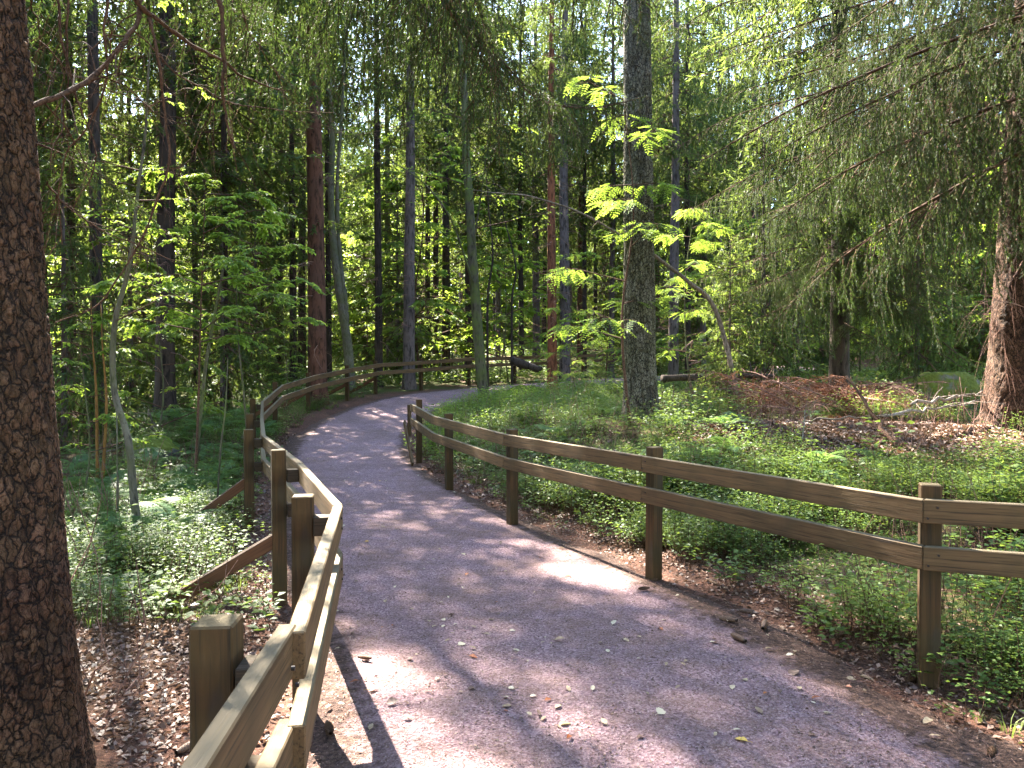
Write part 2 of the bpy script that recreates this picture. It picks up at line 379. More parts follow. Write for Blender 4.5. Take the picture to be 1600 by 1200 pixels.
def path_mesh():
    n = 700; tt = np.linspace(0, NP_ - 1, n)
    def rs(a): return np.stack([np.interp(tt, np.arange(NP_), a[:, k]) for k in range(2)], 1)
    L, R = rs(_l3), rs(_r3); m = 44; s = np.linspace(-.16, 1.16, m)
    P = L[:, None] + (R - L)[:, None] * s[None, :, None]; x = P[..., 0].ravel(); y = P[..., 1].ravel()
    e = np.minimum(s + .16, 1.16 - s); e = np.broadcast_to(e, (n, m)).ravel()
    z = base_z(y) + .012 * fbm(x * 1.1, y * 1.1, None, 31, 3) + .004 * fbm(x * 9, y * 9, None, 32, 3) + .02 * sstep(e / .4)
    z = z - .075 * (1 - sstep((e + .06 * fbm(x * 2.2, y * 2.2, None, 33, 4)) / .17))
    i = np.arange(n - 1)[:, None] * m; j = np.arange(m - 1)[None]
    F = np.stack([i + j, i + j + 1, i + m + j + 1, i + m + j], -1).reshape(-1, 4)
    return MB().add(np.c_[x, y, z], F, 0, sstep((e - .12) / .26))
obj('path', path_mesh().mesh('path', M['path'], True), kind='structure')
#PATHZ
def pz(x, y): return float(base_z(np.array([y]))[0] + .012 * fbm(np.array([x * 1.1]), np.array([y * 1.1]), None, 31, 3)[0] + .02)

# ------------------------------------------------------------------ fences
def bevelled(V, F, loc_frame, w=.004):
    """a small closed solid with eased edges, expressed in a local frame (origin, 3x3 axes as rows)"""
    o, A = loc_frame; bm = bmesh.new(); vs = [bm.verts.new((np.asarray(v) - o) @ A.T) for v in V]
    for f in F: bm.faces.new([vs[i] for i in f])
    bmesh.ops.recalc_face_normals(bm, faces=bm.faces)
    bmesh.ops.bevel(bm, geom=list(bm.edges), offset=w, segments=1, affect='EDGES')
    me = bpy.data.meshes.new('timber'); bm.to_mesh(me); bm.free(); return me
BOXF = [(0, 1, 2, 3), (4, 5, 6, 7), (0, 1, 5, 4), (1, 2, 6, 5), (2, 3, 7, 6), (3, 0, 4, 7)]
def place(name, V, F, frame, mat, parent, w=.004):
    me = bevelled(V, F, frame, w); me.materials.append(mat); o = bpy.data.objects.new(name, me); COL.objects.link(o)
    m = Matrix([list(r) for r in np.array(frame[1]).T]).to_4x4(); m.translation = Vector(frame[0]); o.matrix_world = m
    if parent:
        o.parent = parent
        o.matrix_parent_inverse = Matrix.Translation(parent.location).inverted()
    return o
def beam(name, a, b, w, h, mat, parent, bev=.004, roll=0.0):
    """a squared timber from a to b, w wide and h deep"""
    a = np.asarray(a, float); b = np.asarray(b, float); X = nrm(b - a)
    ref = np.array([0, 0, 1.]) if abs(X[2]) < .95 else np.array([math.cos(roll), math.sin(roll), 0])
    Y = nrm(np.cross(ref, X)); Z = np.cross(X, Y)
    q = [(-1, -1), (1, -1), (1, 1), (-1, 1)]
    V = [a + Y * w / 2 * s + Z * h / 2 * u for s, u in q] + [b + Y * w / 2 * s + Z * h / 2 * u for s, u in q]
    return place(name, V, BOXF, (a, np.stack([X, Y, Z])), mat, parent, bev)

def fence(name, label, pts, side, posts, braces, spacer, top, low, hh=.118, th=.046, lap=None, seed=1, ph=1.02):
    """pts: plan of the rails' path-side line; side +1 if the posts stand to the left of it"""
    r = rng(seed); P = np.asarray(pts, float); n = len(P)
    root = thing(name, label, 'fence', (P[0][0], P[0][1], g1(*P[0])))
    T = nrm(np.diff(P, axis=0)); N = np.stack([-T[:, 1], T[:, 0]], 1) * side
    mit = [N[0]] + [nrm(N[i - 1] + N[i]) / max(.3, float(nrm(N[i - 1] + N[i]) @ N[i])) for i in range(1, n - 1)] + [N[-1]]
    Z = base_z(P[:, 1]) + .005
    for lev, (hz, nm) in enumerate(((top, 'rail'), (low, 'rail'))):
        for i in range(n - 1):
            off = 0.0
            a, b = P[i], P[i + 1]; gap = .0012
            t = T[i]; ma, mb_ = mit[i], mit[i + 1]
            dj = r.uniform(-.003, .003); lean = r.uniform(-.002, .002)
            za, zb = Z[i] + hz + dj, Z[i + 1] + hz + dj
            o0 = 0.0
            if lap is not None and i in lap: o0 = lap[i]
            a = a + t * gap + N[i] * o0; b = b - t * gap + N[i] * o0
            if lap is not None and i in lap: b = b + t * .05; mb_ = N[i]
            V = []
            for (p, m, z) in ((a, ma, za), (b, mb_, zb)):
                q = p + m * th
                V += [(p[0], p[1], z - hh), (q[0], q[1], z - hh), (q[0], q[1], z), (p[0], p[1], z)]
            X = nrm(np.array([b[0] - a[0], b[1] - a[1], zb - za])); Y = np.array([N[i][0], N[i][1], 0]); Zx = np.cross(X, Y); Y = np.cross(Zx, X)
            place(nm, V, BOXF, (np.array([a[0], a[1], za - hh / 2]), np.stack([X, Y, Zx])), M['rail'], root)
    pw = .094
    for k, (x, y, dt) in enumerate(posts):
        d = np.linalg.norm(P[:-1] - [x, y], axis=1) + np.linalg.norm(P[1:] - [x, y], axis=1) - np.linalg.norm(np.diff(P, axis=0), axis=1)
        i = int(d.argmin()); t = T[i]; nn = N[i]
        proj = P[i] + t * ((np.array([x, y]) - P[i]) @ t)
        c = proj + nn * (th + spacer + pw / 2 + .002)
        zb = base_z(np.array([y]))[0]; zt = zb + ph + dt
        X = np.array([0, 0, 1.]); tilt = r.normal(size=2) * .006; tp = np.array([c[0] + tilt[0], c[1] + tilt[1], zt]); bt = np.array([c[0], c[1], zb - .25])
        X = nrm(tp - bt); Y = np.array([t[0], t[1], 0]); Y = nrm(Y - X * (Y @ X)); Zx = np.cross(X, Y)
        V = [bt + Y * pw / 2 * s + Zx * pw / 2 * u for s, u in ((-1, -1), (1, -1), (1, 1), (-1, 1))] + [tp + Y * pw / 2 * s + Zx * pw / 2 * u for s, u in ((-1, -1), (1, -1), (1, 1), (-1, 1))]
        place('post', V, BOXF, (bt, np.stack([X, Y, Zx])), M['post'], root, .005)
        if spacer > .02:
            for hz in (top, low):
                zc = zb + hz - hh / 2 - .004
                a = proj + nn * (th + .001); b = a + nn * (spacer - .0005)
                beam('spacer_block', (a[0], a[1], zc), (b[0], b[1], zc), .085, .085, M['block'], root, .003)
        if k in braces:
            L, hb = braces[k]
            a = c + nn * (pw / 2 - .02); b = c + nn * L
            beam('brace', (a[0], a[1], zb + hb), (b[0], b[1], g1(b[0], b[1]) - .05), .07, .085, M['brace'], root, .004)
    for k, (x, y, dt) in enumerate(posts):
        if y > 13 or y < 1: continue
        d = np.linalg.norm(P[:-1] - [x, y], axis=1) + np.linalg.norm(P[1:] - [x, y], axis=1) - np.linalg.norm(np.diff(P, axis=0), axis=1); i = int(d.argmin()); q = P[i] + T[i] * ((np.array([x, y]) - P[i]) @ T[i])
        for hz in (top, low):
            for u, w in ((-.022, -.03), (.02, -.085)):
                c = q + T[i] * (u + r.uniform(-.006, .006)) - N[i] * .0015
                obj('nail', NAIL, root, (c[0] - P[0][0], c[1] - P[0][1], base_z(y) + hz + w - root.location.z), (math.pi / 2, 0, math.atan2(N[i][1], N[i][0]) - math.pi / 2))
    return root
t = NT('rusty_nail'); M['nail'] = t.finish((.02, .012, .009, 1), .6)
NAIL = MB().add(*tube1([(0, 0, -.004), (0, 0, 0), (0, 0, .004)], .006, .006, 8)).add([(.006 * math.cos(k * .785), .006 * math.sin(k * .785), z) for z in (-.004, .004) for k in range(8)], [(0, 1, 2, 3), (0, 3, 4, 5), (0, 5, 6, 7), (8, 9, 10, 11), (8, 11, 12, 13), (8, 13, 14, 15)]).mesh('nail', M['nail'])

LPTS = [(-.38, -1.6), (-.41, .6), (-.506, 1.80), (-.812, 3.54), (-1.456, 5.16), (-2.50, 7.50), (-3.33, 9.9), (-4.30, 12.8), (-4.88, 15.8), (-4.80, 18), (-4.32, 20.1), (-3.90, 22), (-2.75, 23.5), (-1.36, 26), (1.5, 29.2), (4.6, 33), (8.5, 36.6), (13, 40)]
LPOST = [(-.40, .2, 0), (-.49, 1.68, 0), (-.80, 3.40, .0), (-1.42, 5.08, .04), (-2.45, 7.42, 0), (-3.28, 9.8, 0), (-4.2, 12.6, 0), (-4.86, 15.7, 0), (-4.80, 18, 0), (-4.34, 20.1, 0), (-3.92, 22, 0), (-2.78, 23.5, 0), (-1.40, 26, 0), (.2, 27.8, 0), (1.6, 29.3, 0), (3.1, 31.2, 0), (4.6, 33, 0), (6.5, 34.8, 0), (8.5, 36.6, 0)]
fence('wooden_fence', 'long two rail wooden fence with slanted braces winding along the outer side of the path', LPTS, +1, LPOST,
      {3: (.85, .45), 4: (.85, .50), 7: (1.0, .55), 8: (1.0, .55), 9: (1.0, .5), 10: (1.0, .5)}, .075, .945, .71, lap={1: .030}, seed=3)
RPTS = [(6.2, 2.25), (3.95, 2.95), (2.04, 3.66), (.98, 5.60), (-.085, 7.60), (-1.10, 10.2), (-1.72, 12.45)]
RPOST = [(3.95, 2.95, 0), (2.08, 3.64, 0.0), (1.0, 5.58, 0), (-.08, 7.6, -.02), (-.92, 9.75, 0), (-1.62, 12.1, .03)]
rf = fence('wooden_fence', 'two rail wooden fence ending at the inner bend of the path before the old birch', RPTS, -1, RPOST, {}, .004, .945, .71, seed=4)
beam('end_board', (-1.735, 12.50, base_z(12.5) + .93), (-1.74, 12.52, base_z(12.5) + .40), .03, .10, M['rail'], rf, .003, 1.2)
beam('brace', (-1.80, 12.35, base_z(12.3) + .66), (-1.58, 11.75, base_z(11.75) + .04), .03, .09, M['rail'], rf, .003)

# ------------------------------------------------------------------ growing things: generators
LOD = {0: (.025, .0046, .0076), 1: (.036, .0085, .024), 2: (.115, .034, .085), 3: (.16, .05, .22)}
def spruce_branch(mb, axis, seed, l2, hang=.8, lod=1, r0=.018, bare=.0, sp=.06, needles=True, shape=1.6, tint=0.0, dens=1.0):
    """one spruce branch along an axis: side twigs hanging to both sides, finer twigs on them, needles on all"""
    r = rng(seed); A = spline(axis, 26); seg = np.linalg.norm(np.diff(A, axis=0), axis=1); S = np.r_[0, np.cumsum(seg)]; L = S[-1]
    sp = sp * (1 if lod < 2 else 1.7)
    s = np.arange(.10 * L, L * .985, sp); s = s + r.uniform(-.4, .4, len(s)) * sp; n = len(s); t = s / L
    ip = lambda q, Arr: np.stack([np.interp(q, S, Arr[:, k]) for k in range(3)], 1)
    T = nrm(np.gradient(A, axis=0)); P0 = ip(s, A); Tn = nrm(ip(s, T))
    sd = np.where(np.arange(n) % 2 == 0, 1., -1.)[:, None]
    side = nrm(np.cross(Tn, [0, 0, 1.])) * sd
    D0 = nrm(Tn * r.uniform(.35, .8, (n, 1)) + side * .8 + np.array([0, 0, 1.]) * r.uniform(-.35, .12, (n, 1)))
    ln = l2 * np.minimum(1, (1 - t) * shape + .12) * np.minimum(1, t * 4 + .35) * r.uniform(.55, 1.15, n)
    K = 6 if lod < 2 else 4
    def grow(P0, D0, ln, h, K):
        pts = [P0]; hn = h * r.uniform(.75, 1.1, (len(P0), 1))
        for k in range(K):
            w = np.clip(hn * ((k + .6) / K) ** .75, 0, .97); d = nrm(D0 * (1 - w) + np.array([0, 0, -1.]) * w + r.normal(size=D0.shape) * .07)
            pts.append(pts[-1] + d * (ln / K)[:, None])
        return np.stack(pts, 1)
    SEC = grow(P0, D0, ln, hang, K)
    V, F = tubes(A[None], (r0 * .16 + r0 * .84 * (1 - np.linspace(0, 1, 26)) ** .8)[None], 6 if lod < 2 else 3); mb.add(V, F, 0, .5)
    if lod < 3:
        V, F = tubes(SEC, np.linspace(.0042, .0016, K + 1)[None] * np.ones((n, 1)) * (1 if lod < 2 else 1.6), 3); mb.add(V, F, 0, .5)
    # finer twigs
    m = np.maximum((ln / (.045 if lod < 2 else .09) * dens).astype(int), 2); idx = np.repeat(np.arange(n), m)
    u = r.uniform(.08, .97, len(idx)) * K; k = np.minimum(u.astype(int), K - 1); f = (u - k)[:, None]
    Q = SEC[idx, k] * (1 - f) + SEC[idx, k + 1] * f; TQ = nrm(SEC[idx, k + 1] - SEC[idx, k])
    sv = nrm(np.cross(TQ, rand_unit(r, len(idx)) * .6 + Tn[idx])) * np.where(r.random(len(idx)) < .5, 1, -1)[:, None]
    D3 = nrm(TQ * .7 + sv * .75); l3 = np.clip(ln[idx] * (.32 if hang < .9 else .40) * (1.1 - .7 * u / K), .04, .22) * r.uniform(.5, 1.15, len(idx))
    TER = grow(Q, D3, l3, hang * .55 if hang < .9 else .94, 2)
    if lod == 0 or (not needles and lod == 1):
        V, F = tubes(TER, np.array([[.0018, .0014, .0009]]) * np.ones((len(idx), 1)), 3); mb.add(V, F, 0, .5)
    if not needles: return mb
    live = (t > bare); li = live[idx]
    segs = [(SEC[live, k], SEC[live, k + 1]) for k in range(1 if lod < 2 else 0, K)] + [(TER[li, k], TER[li, k + 1]) for k in range(2)]
    a_ = A[14:]; segs.append((a_[:-1], a_[1:]))
    a = np.concatenate([q[0] for q in segs]); b = np.concatenate([q[1] for q in segs]); d = b - a; le = np.linalg.norm(d, axis=1)
    NL, NW, st = LOD[lod]
    c = np.floor(le / st * 2 + r.random(len(le))).astype(int); ii = np.repeat(np.arange(len(a)), c); q = len(ii)
    p = a[ii] + d[ii] * r.random((q, 1)); tg = nrm(d[ii]); rad = nrm(np.cross(tg, rand_unit(r, q)))
    spread = .62 if lod < 2 else .38
    D = nrm(tg * .8 + rad * spread); sv = nrm(np.cross(D, rand_unit(r, q))); nl = NL * r.uniform(.7, 1.2, (q, 1))
    V = np.stack([p - sv * NW * .5, p + sv * NW * .5, p + D * nl], 1).reshape(-1, 3)
    tw = r.uniform(-.18, .18, len(a))[ii]
    mb.add(V, np.arange(q * 3).reshape(-1, 3), 1, np.clip(np.repeat(.42 + tint + tw + r.uniform(-.12, .12, q), 3), 0, 1)); return mb

def trunk_mesh(name, H, r0, seed, mat, flare=.35, sides=14, stubs=0, top=.08, wob=.10, h0=-.4):
    r = rng(seed); n = 46; z = np.concatenate([np.linspace(h0, 2.0, 16), np.linspace(2.3, H, n - 16)])
    rad = r0 * (top + (1 - top) * (1 - np.clip(z, 0, H) / H) ** .8) * (1 + flare * np.exp(-np.clip(z, 0, None) / .28))
    a = np.arange(sides) / sides * 2 * np.pi; Z, Aa = np.meshgrid(z, a, indexing='ij')
    R = rad[:, None] * (1 + .06 * fbm(np.cos(Aa) * 1.2, np.sin(Aa) * 1.2, Z * .7, seed, 3) + .16 * np.exp(-np.clip(Z, 0, None) / .3) * np.cos(Aa * 4 + seed))
    cx = wob * r0 / .2 * fbm(z * .12, z * 0 + seed, None, seed, 2); cy = wob * r0 / .2 * fbm(z * .12, z * 0 + seed + 9, None, seed, 2)
    cx -= np.interp(0, z, cx); cy -= np.interp(0, z, cy)
    V = np.stack([cx[:, None] + R * np.cos(Aa), cy[:, None] + R * np.sin(Aa), Z], -1).reshape(-1, 3)
    i = np.arange(n - 1)[:, None] * sides; j = np.arange(sides)[None]; j2 = (j + 1) % sides
    F = np.stack([i + j, i + j2, i + sides + j2, i + sides + j], -1).reshape(-1, 4)
    mb = MB().add(V, F)
    for _ in range(stubs):
        zz = r.uniform(1.2, min(H * .6, 12)); az = r.uniform(0, 2 * np.pi); rr = np.interp(zz, z, rad); d = np.array([math.cos(az), math.sin(az), r.uniform(-.3, .2)])
        p = np.array([np.interp(zz, z, cx), np.interp(zz, z, cy), zz]) + d * rr * .85
        V, F = tube1([p, p + d * r.uniform(.03, .10)], .016, .010, 5); mb.add(V, F)
    return mb.mesh(name, mat, True)

BR = {}
def brs(L, v):
    """distant branch of length about L, variant v (made once)"""
    k = (round(L * 2) / 2, v)
    if k not in BR:
        l = max(k[0], .5); r = rng(900 + v + int(l * 10))
        axis = [(0, 0, 0), (l * .35, r.uniform(-.1, .1) * l, -.02 * l), (l * .7, r.uniform(-.12, .12) * l, -.12 * l), (l, r.uniform(-.1, .1) * l, -.13 * l)]
        BR[k] = spruce_branch(MB(), axis, 50 + v + int(l * 10), min(.85, .28 * l + .1), .75 + .1 * v, 2, .006 * l + .006, .12, .085)
    return BR[k]
def crown(seed, H, zb, rmax, gap=.46, full=.22, per=4.6, dens=1.0):
    r = rng(seed); mb = MB(); z = zb
    while z < H - .4:
        u = (z - zb) / (H - zb)
        L = rmax * (min(1, .55 + u / full * .45) if u < full else (1 - (u - full) / (1 - full)) ** .85) + .25
        for k in range(int(per + r.random())):
            l = L * r.uniform(.65, 1.15); az = r.uniform(0, 2 * np.pi); zz = z + r.uniform(-.2, .2)
            b = brs(l, int(r.integers(0, 3))); s = l / max(.5, round(l * 2) / 2)
            pit = math.radians(np.interp(u, [0, .3, .7, 1], [-24, -10, 12, 45]) + r.uniform(-9, 9))
            rx = np.eye(4); c, q = math.cos(pit), math.sin(pit); rx[:3, :3] = [[c, 0, -q], [0, 1, 0], [q, 0, c]]
            mb.extend(b, rotz(az, s, (.0, 0, zz)) @ rx, r.uniform(-.12, .12))
        z += gap * r.uniform(.8, 1.2)
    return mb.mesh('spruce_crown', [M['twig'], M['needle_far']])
def dead_twigs(seed, z0, z1, n, lmax, r0, mat, droop=.35):
    r = rng(seed); mb = MB()
    for _ in range(n):
        zz = r.uniform(z0, z1); az = r.uniform(0, 2 * np.pi); l = lmax * r.uniform(.25, 1); d = np.array([math.cos(az), math.sin(az), 0]); sdv = np.array([-d[1], d[0], 0])
        pts = np.array([d * r0 * .8, d * (r0 + l * .4) + sdv * r.normal() * .08 * l + [0, 0, -.05 * l], d * (r0 + l * .75) + sdv * r.normal() * .15 * l + [0, 0, -droop * .55 * l], d * (r0 + l) + sdv * r.normal() * .2 * l + [0, 0, -droop * l * r.uniform(.6, 1.5)]]) + [0, 0, zz]
        P = spline(pts, 7); V, F = tubes(P[None], np.linspace(.009, .003, 7)[None] * r.uniform(.7, 1.3), 3); mb.add(V, F)
        m = int(l / .14); k = r.integers(1, 6, m); p0 = P[k]; dd = nrm(P[k + 1 if False else np.minimum(k + 1, 6)] - P[k] + 1e-6); dv = nrm(dd * .6 + rand_unit(r, m) * .7 + [0, 0, -.35]); ll = r.uniform(.08, .35, (m, 1)) * min(1, l)
        if m:
            Q = np.stack([p0, p0 + dv * ll * .5, p0 + dv * ll + np.array([0, 0, -.25]) * ll], 1); V, F = tubes(Q, np.array([[.0032, .0025, .0015]]) * np.ones((m, 1)), 3); mb.add(V, F)
    return mb.mesh('dead_twigs', mat)

def leaf_spray(mb, r, p, d, L, leaf, n, mat=1, droop=.25, flat=.8, pinnate=False, tint=0):
    """a thin leafy twig: leaves in two ranks, lying nearly flat"""
    d = nrm(np.asarray(d, float)); K = 5; w = np.linspace(0, 1, K)
    P = np.asarray(p)[None] + d[None] * (w * L)[:, None] + np.array([0, 0, -droop * L]) * (w ** 2)[:, None]
    V, F = tubes(P[None], np.linspace(.004, .0015, K)[None], 3); mb.add(V, F, 0)
    u = r.uniform(.12, 1, n) * (K - 1); k = np.minimum(u.astype(int), K - 2); f = (u - k)[:, None]; Q = P[k] * (1 - f) + P[k + 1] * f; T = nrm(P[k + 1] - P[k])
    up = nrm(np.array([0, 0, 1.]) * flat + rand_unit(r, n) * (1 - flat) * 1.3)
    sd = nrm(np.cross(T, up)) * np.where(np.arange(n) % 2 == 0, 1, -1)[:, None]
    D = nrm(T * r.uniform(.3, .9, (n, 1)) + sd * .8 + np.array([0, 0, -1.]) * r.uniform(-.05, .4, (n, 1)))
    if not pinnate:
        V, F = leaves(Q, D, up, leaf * r.uniform(.6, 1.15, n), leaf * r.uniform(.42, .62, n)); ti = np.repeat(.5 + tint + r.uniform(-.3, .3, n), 4)
        mb.add(V, F, mat, np.clip(ti, 0, 1)); return
    pr = 5; Sx = nrm(np.cross(D, up)); Nn = np.cross(Sx, D); RL = leaf * 3.2
    for side in (-1, 1):
        for j in range(pr):
            q = Q + D * RL * (.25 + .17 * j) - np.array([0, 0, 1.]) * RL * .25 * ((.25 + .17 * j) ** 2); dd = nrm(D * .45 + Sx * side)
            V, F = leaves(q, dd, Nn, leaf * (1.0 - .06 * j), leaf * .36, .1); mb.add(V, F, mat, np.clip(np.repeat(.5 + tint + r.uniform(-.25, .25, n), 4), 0, 1))
    V, F = leaves(Q + D * RL * 1.0 - np.array([0, 0, .25]) * RL, D, Nn, leaf, leaf * .36, .1); mb.add(V, F, mat, .5 + tint)

def leafy_crown(seed, stem, n_limb, l_limb, leaf, per, mats, z_lo=.35, pinnate=False, up=.25, tint=0, spn=9):
    """limbs and leaf sprays along the upper part of a stem polyline"""
    r = rng(seed); mb = MB(); S = spline(stem, 30)
    for k in range(n_limb):
        t = z_lo + (1 - z_lo) * ((k + r.random()) / n_limb); p = S[int(t * 29)]; az = k * 2.4 + r.uniform(-.5, .5)
        l = l_limb * (1.15 - .7 * t) * r.uniform(.6, 1.15); d = np.array([math.cos(az), math.sin(az), up * r.uniform(.3, 1.6)])
        sdv = np.array([-d[1], d[0], 0]); P = spline([p, p + d * l * .4, p + d * l * .75 + sdv * r.normal() * .12 * l, p + d * l + sdv * r.normal() * .2 * l - [0, 0, .12 * l]], 10)
        V, F = tubes(P[None], np.linspace(.004 + .006 * l, .002, 10)[None], 4); mb.add(V, F, 0)
        for q in range(spn):
            i = int(r.integers(2, 10)); sgn = 1 if q % 2 else -1; T = P[i] - P[i - 1]; T = T / np.linalg.norm(T)
            dd = T * .6 + sgn * .8 * np.array([-T[1], T[0], 0]) + [0, 0, r.uniform(-.15, .2)]
            leaf_spray(mb, r, P[i], dd, l * r.uniform(.2, .42), leaf, per, pinnate=pinnate, tint=tint)
    return mb.mesh('leafy_crown', mats)

# ------------------------------------------------------------------ shared tree meshes
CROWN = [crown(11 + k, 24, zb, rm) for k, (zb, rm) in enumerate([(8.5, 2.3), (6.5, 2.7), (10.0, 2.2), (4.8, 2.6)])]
CROWN_ZB = [8.5, 6.5, 10.0, 4.8]
DEAD = [dead_twigs(31 + k, 1.4, zb + 1.0, 46, 1.5, .12, M['twig'] if k % 2 else M['twig_dry']) for k, zb in enumerate(CROWN_ZB)]
TRK = {}
def trk(mat, v):
    if (mat, v) not in TRK: TRK[(mat, v)] = trunk_mesh('spruce_trunk', 24, .2, 71 + v, M[mat], stubs=30)
    return TRK[(mat, v)]
YOUNG = [crown(41 + k, 6.0, .35, 1.45, .24, .12, 6.0) for k in range(3)]
YTRK = trunk_mesh('young_trunk', 6.0, .055, 5, M['bark_grey'], sides=8)
rt = rng(2024)
def spruce(px_or_x, d, diam, mat, v, label, group=None, lean=(0, 0), H=None, is_px=True, name='spruce_tree', dead=True):
    x = (px_or_x - 800) / FPX * d if is_px else px_or_x
    s = (H or rt.uniform(21, 27)) / 24
    o = thing(name, label, 'tree', (x, d, g1(x, d)), (lean[0], lean[1], rt.uniform(0, 6.28) if lean == (0, 0) else 0), 1, group)
    w = diam / .4
    k = obj('trunk', trk(mat, int(rt.integers(0, 3))), o, sc=(w, w, s), rot=(0, 0, rt.uniform(0, 6.28)))
    obj('crown', CROWN[v], o, sc=(s * rt.uniform(.85, 1.15) * (CWIDTH[px_or_x] if is_px and px_or_x in CWIDTH else 1.25 if (28 < d < 52 and y_mid(x, d)) or (x < -6.5 and 17 < d < 22) else 1),) * 2 + (s,), rot=(0, 0, rt.uniform(0, 6.28)))  # some left crowns are widened to shade the path
    if dead: obj('dead_twigs', DEAD[v], o, sc=(1, 1, s), rot=(0, 0, rt.uniform(0, 6.28)), kind='stuff')
    TREEPOS.append((x, d)); return o
CWIDTH = {258: .42, 152: .45, 352: 1.6, 307: 1.3}     # crowns widened or thinned to shade or open sun patches
TREEPOS = []
def y_mid(x, d): return abs(x - .13 * d) < .2 * d
for a in [
    (496, 19.5, .50, 'bark_red', 2, 'thick straight spruce with smooth reddish trunk behind the left fence bend'),
    (639, 24.0, .40, 'bark_grey', 0, 'straight grey spruce with knotty trunk standing at the outer edge of the path bend'),
    (592, 24.6, .27, 'bark_dark', 2, 'slim dark spruce beside the grey knotty trunk behind the fence corner post'),
    (606, 31, .30, 'bark_moss', 1, 'brownish spruce half hidden behind the slim dark trunk past the fence'),
    (668, 31, .25, 'bark_dark', 0, 'thinnest and first of three dark spruces in a row behind the far fence'),
    (681, 31.5, .29, 'bark_dark', 2, 'middle one of three dark spruces in a row behind the far fence'),
    (697, 30.5, .37, 'bark_dark', 0, 'thickest of three dark spruces in a row behind the far fence'),
    (883, 29, .46, 'bark_grey', 2, 'stout lilac grey spruce behind the rust brown trunk at the far fence'),
    (815, 34, .26, 'bark_dark', 1, 'dark slender spruce between the leaning mossy tree and the rust brown trunk'),
    (838, 37, .40, 'bark_grey', 0, 'pale grey spruce set back behind the far fence next to a dark slender one'),
    (906, 39, .34, 'bark_red', 1, 'brownish spruce just past the stout lilac grey trunk'),
    (913, 33, .22, 'bark_dark', 2, 'narrow dark spruce close to the brownish one past the lilac grey trunk'),
    (258, 17.5, .46, 'bark_dark', 2, 'stout black trunk in the shade over the fern hollow'),
    (307, 21, .18, 'bark_dark', 1, 'slim black spruce near the sunlit patch of bare floor beyond the ferns'),
    (410, 27, .14, 'bark_dark', 1, 'pole thin dark spruce behind the leaves over the fence bend'),
    (458, 25, .24, 'bark_dark', 3, 'dark spruce with a spreading root close to the thick reddish trunk'),
    (472, 30, .34, 'bark_dark', 0, 'shaded spruce in the gap beside the thick reddish trunk, further back'),
    (514, 26, .22, 'bark_dark', 2, 'dark trunk squeezed right behind the thick reddish spruce'),
    (152, 15, .26, 'bark_dark', 2, 'dark trunk above the mossy mound beyond the big near spruce'),
    (1052, 26, .38, 'bark_grey', 0, 'grey spruce standing in the shade just past the old birch'),
    (1178, 31, .36, 'bark_grey', 2, 'pale grey trunk seen through the hanging spruce boughs'),
    (1098, 38, .32, 'bark_grey', 3, 'grey spruce far behind the light green rowans past the old birch'),
    (1135, 44, .34, 'bark_dark', 3, 'dark spruce far behind the foot of the leaning grey pole'),
    (742, 46, .34, 'bark_dark', 3, 'dark spruce deep in the wood right behind the leaning mossy trunk'),
    (955, 33, 0.26, 'bark_grey', 3, 'slim grey spruce deep behind the old birch on its fence side'),
    (930, 47, 0.3, 'bark_dark', 1, 'dark spruce far back between rust brown trunk and birch'),
    (1015, 42, 0.3, 'bark_dark', 3, 'dark spruce far back right behind the old birch'),
    (1075, 29, 0.24, 'bark_dark', 3, 'slim dark spruce behind the rowan past the old birch'),
    (1125, 34, 0.28, 'bark_grey', 1, 'greyish spruce behind the tall light green rowan'),
    (1200, 40, 0.3, 'bark_dark', 3, 'dark spruce far behind the hanging curtains of twigs'),
    (778, 40, 0.3, 'bark_grey', 3, 'grey spruce far behind the airy young tree'),
    (850, 48, 0.3, 'bark_dark', 3, 'dark spruce far behind the pale grey one'),
    (640, 44, 0.3, 'bark_dark', 3, 'dark spruce in the far gap behind the grey knotty trunk'),
    (352, 18.8, .18, 'bark_dark', 3, 'slender shade spruce added behind the dusky young spruce and the bright leaf layers'),  # put in so its widened crown shades the mid path
    (1241, 21, .26, 'bark_dark', 3, 'dark trunk behind the heap of dead branches'),
]: spruce(*a[:5], a[5])

# rust brown trunk with peeling bark
x, d = (863 - 800) / FPX * 22, 22
o = thing('spruce_tree', 'rust brown peeling trunk with short bare twigs in front of the far fence', 'tree', (x, d, g1(x, d)))
obj('trunk', trunk_mesh('rusty_trunk', 17, .15, 12, M['bark_rust'], stubs=20), o); obj('dead_twigs', dead_twigs(5, .8, 7, 60, .7, .12, M['twig_dry']), o, kind='stuff')
obj('crown', CROWN[2], o, sc=(.6, .6, .72)); TREEPOS.append((x, d))

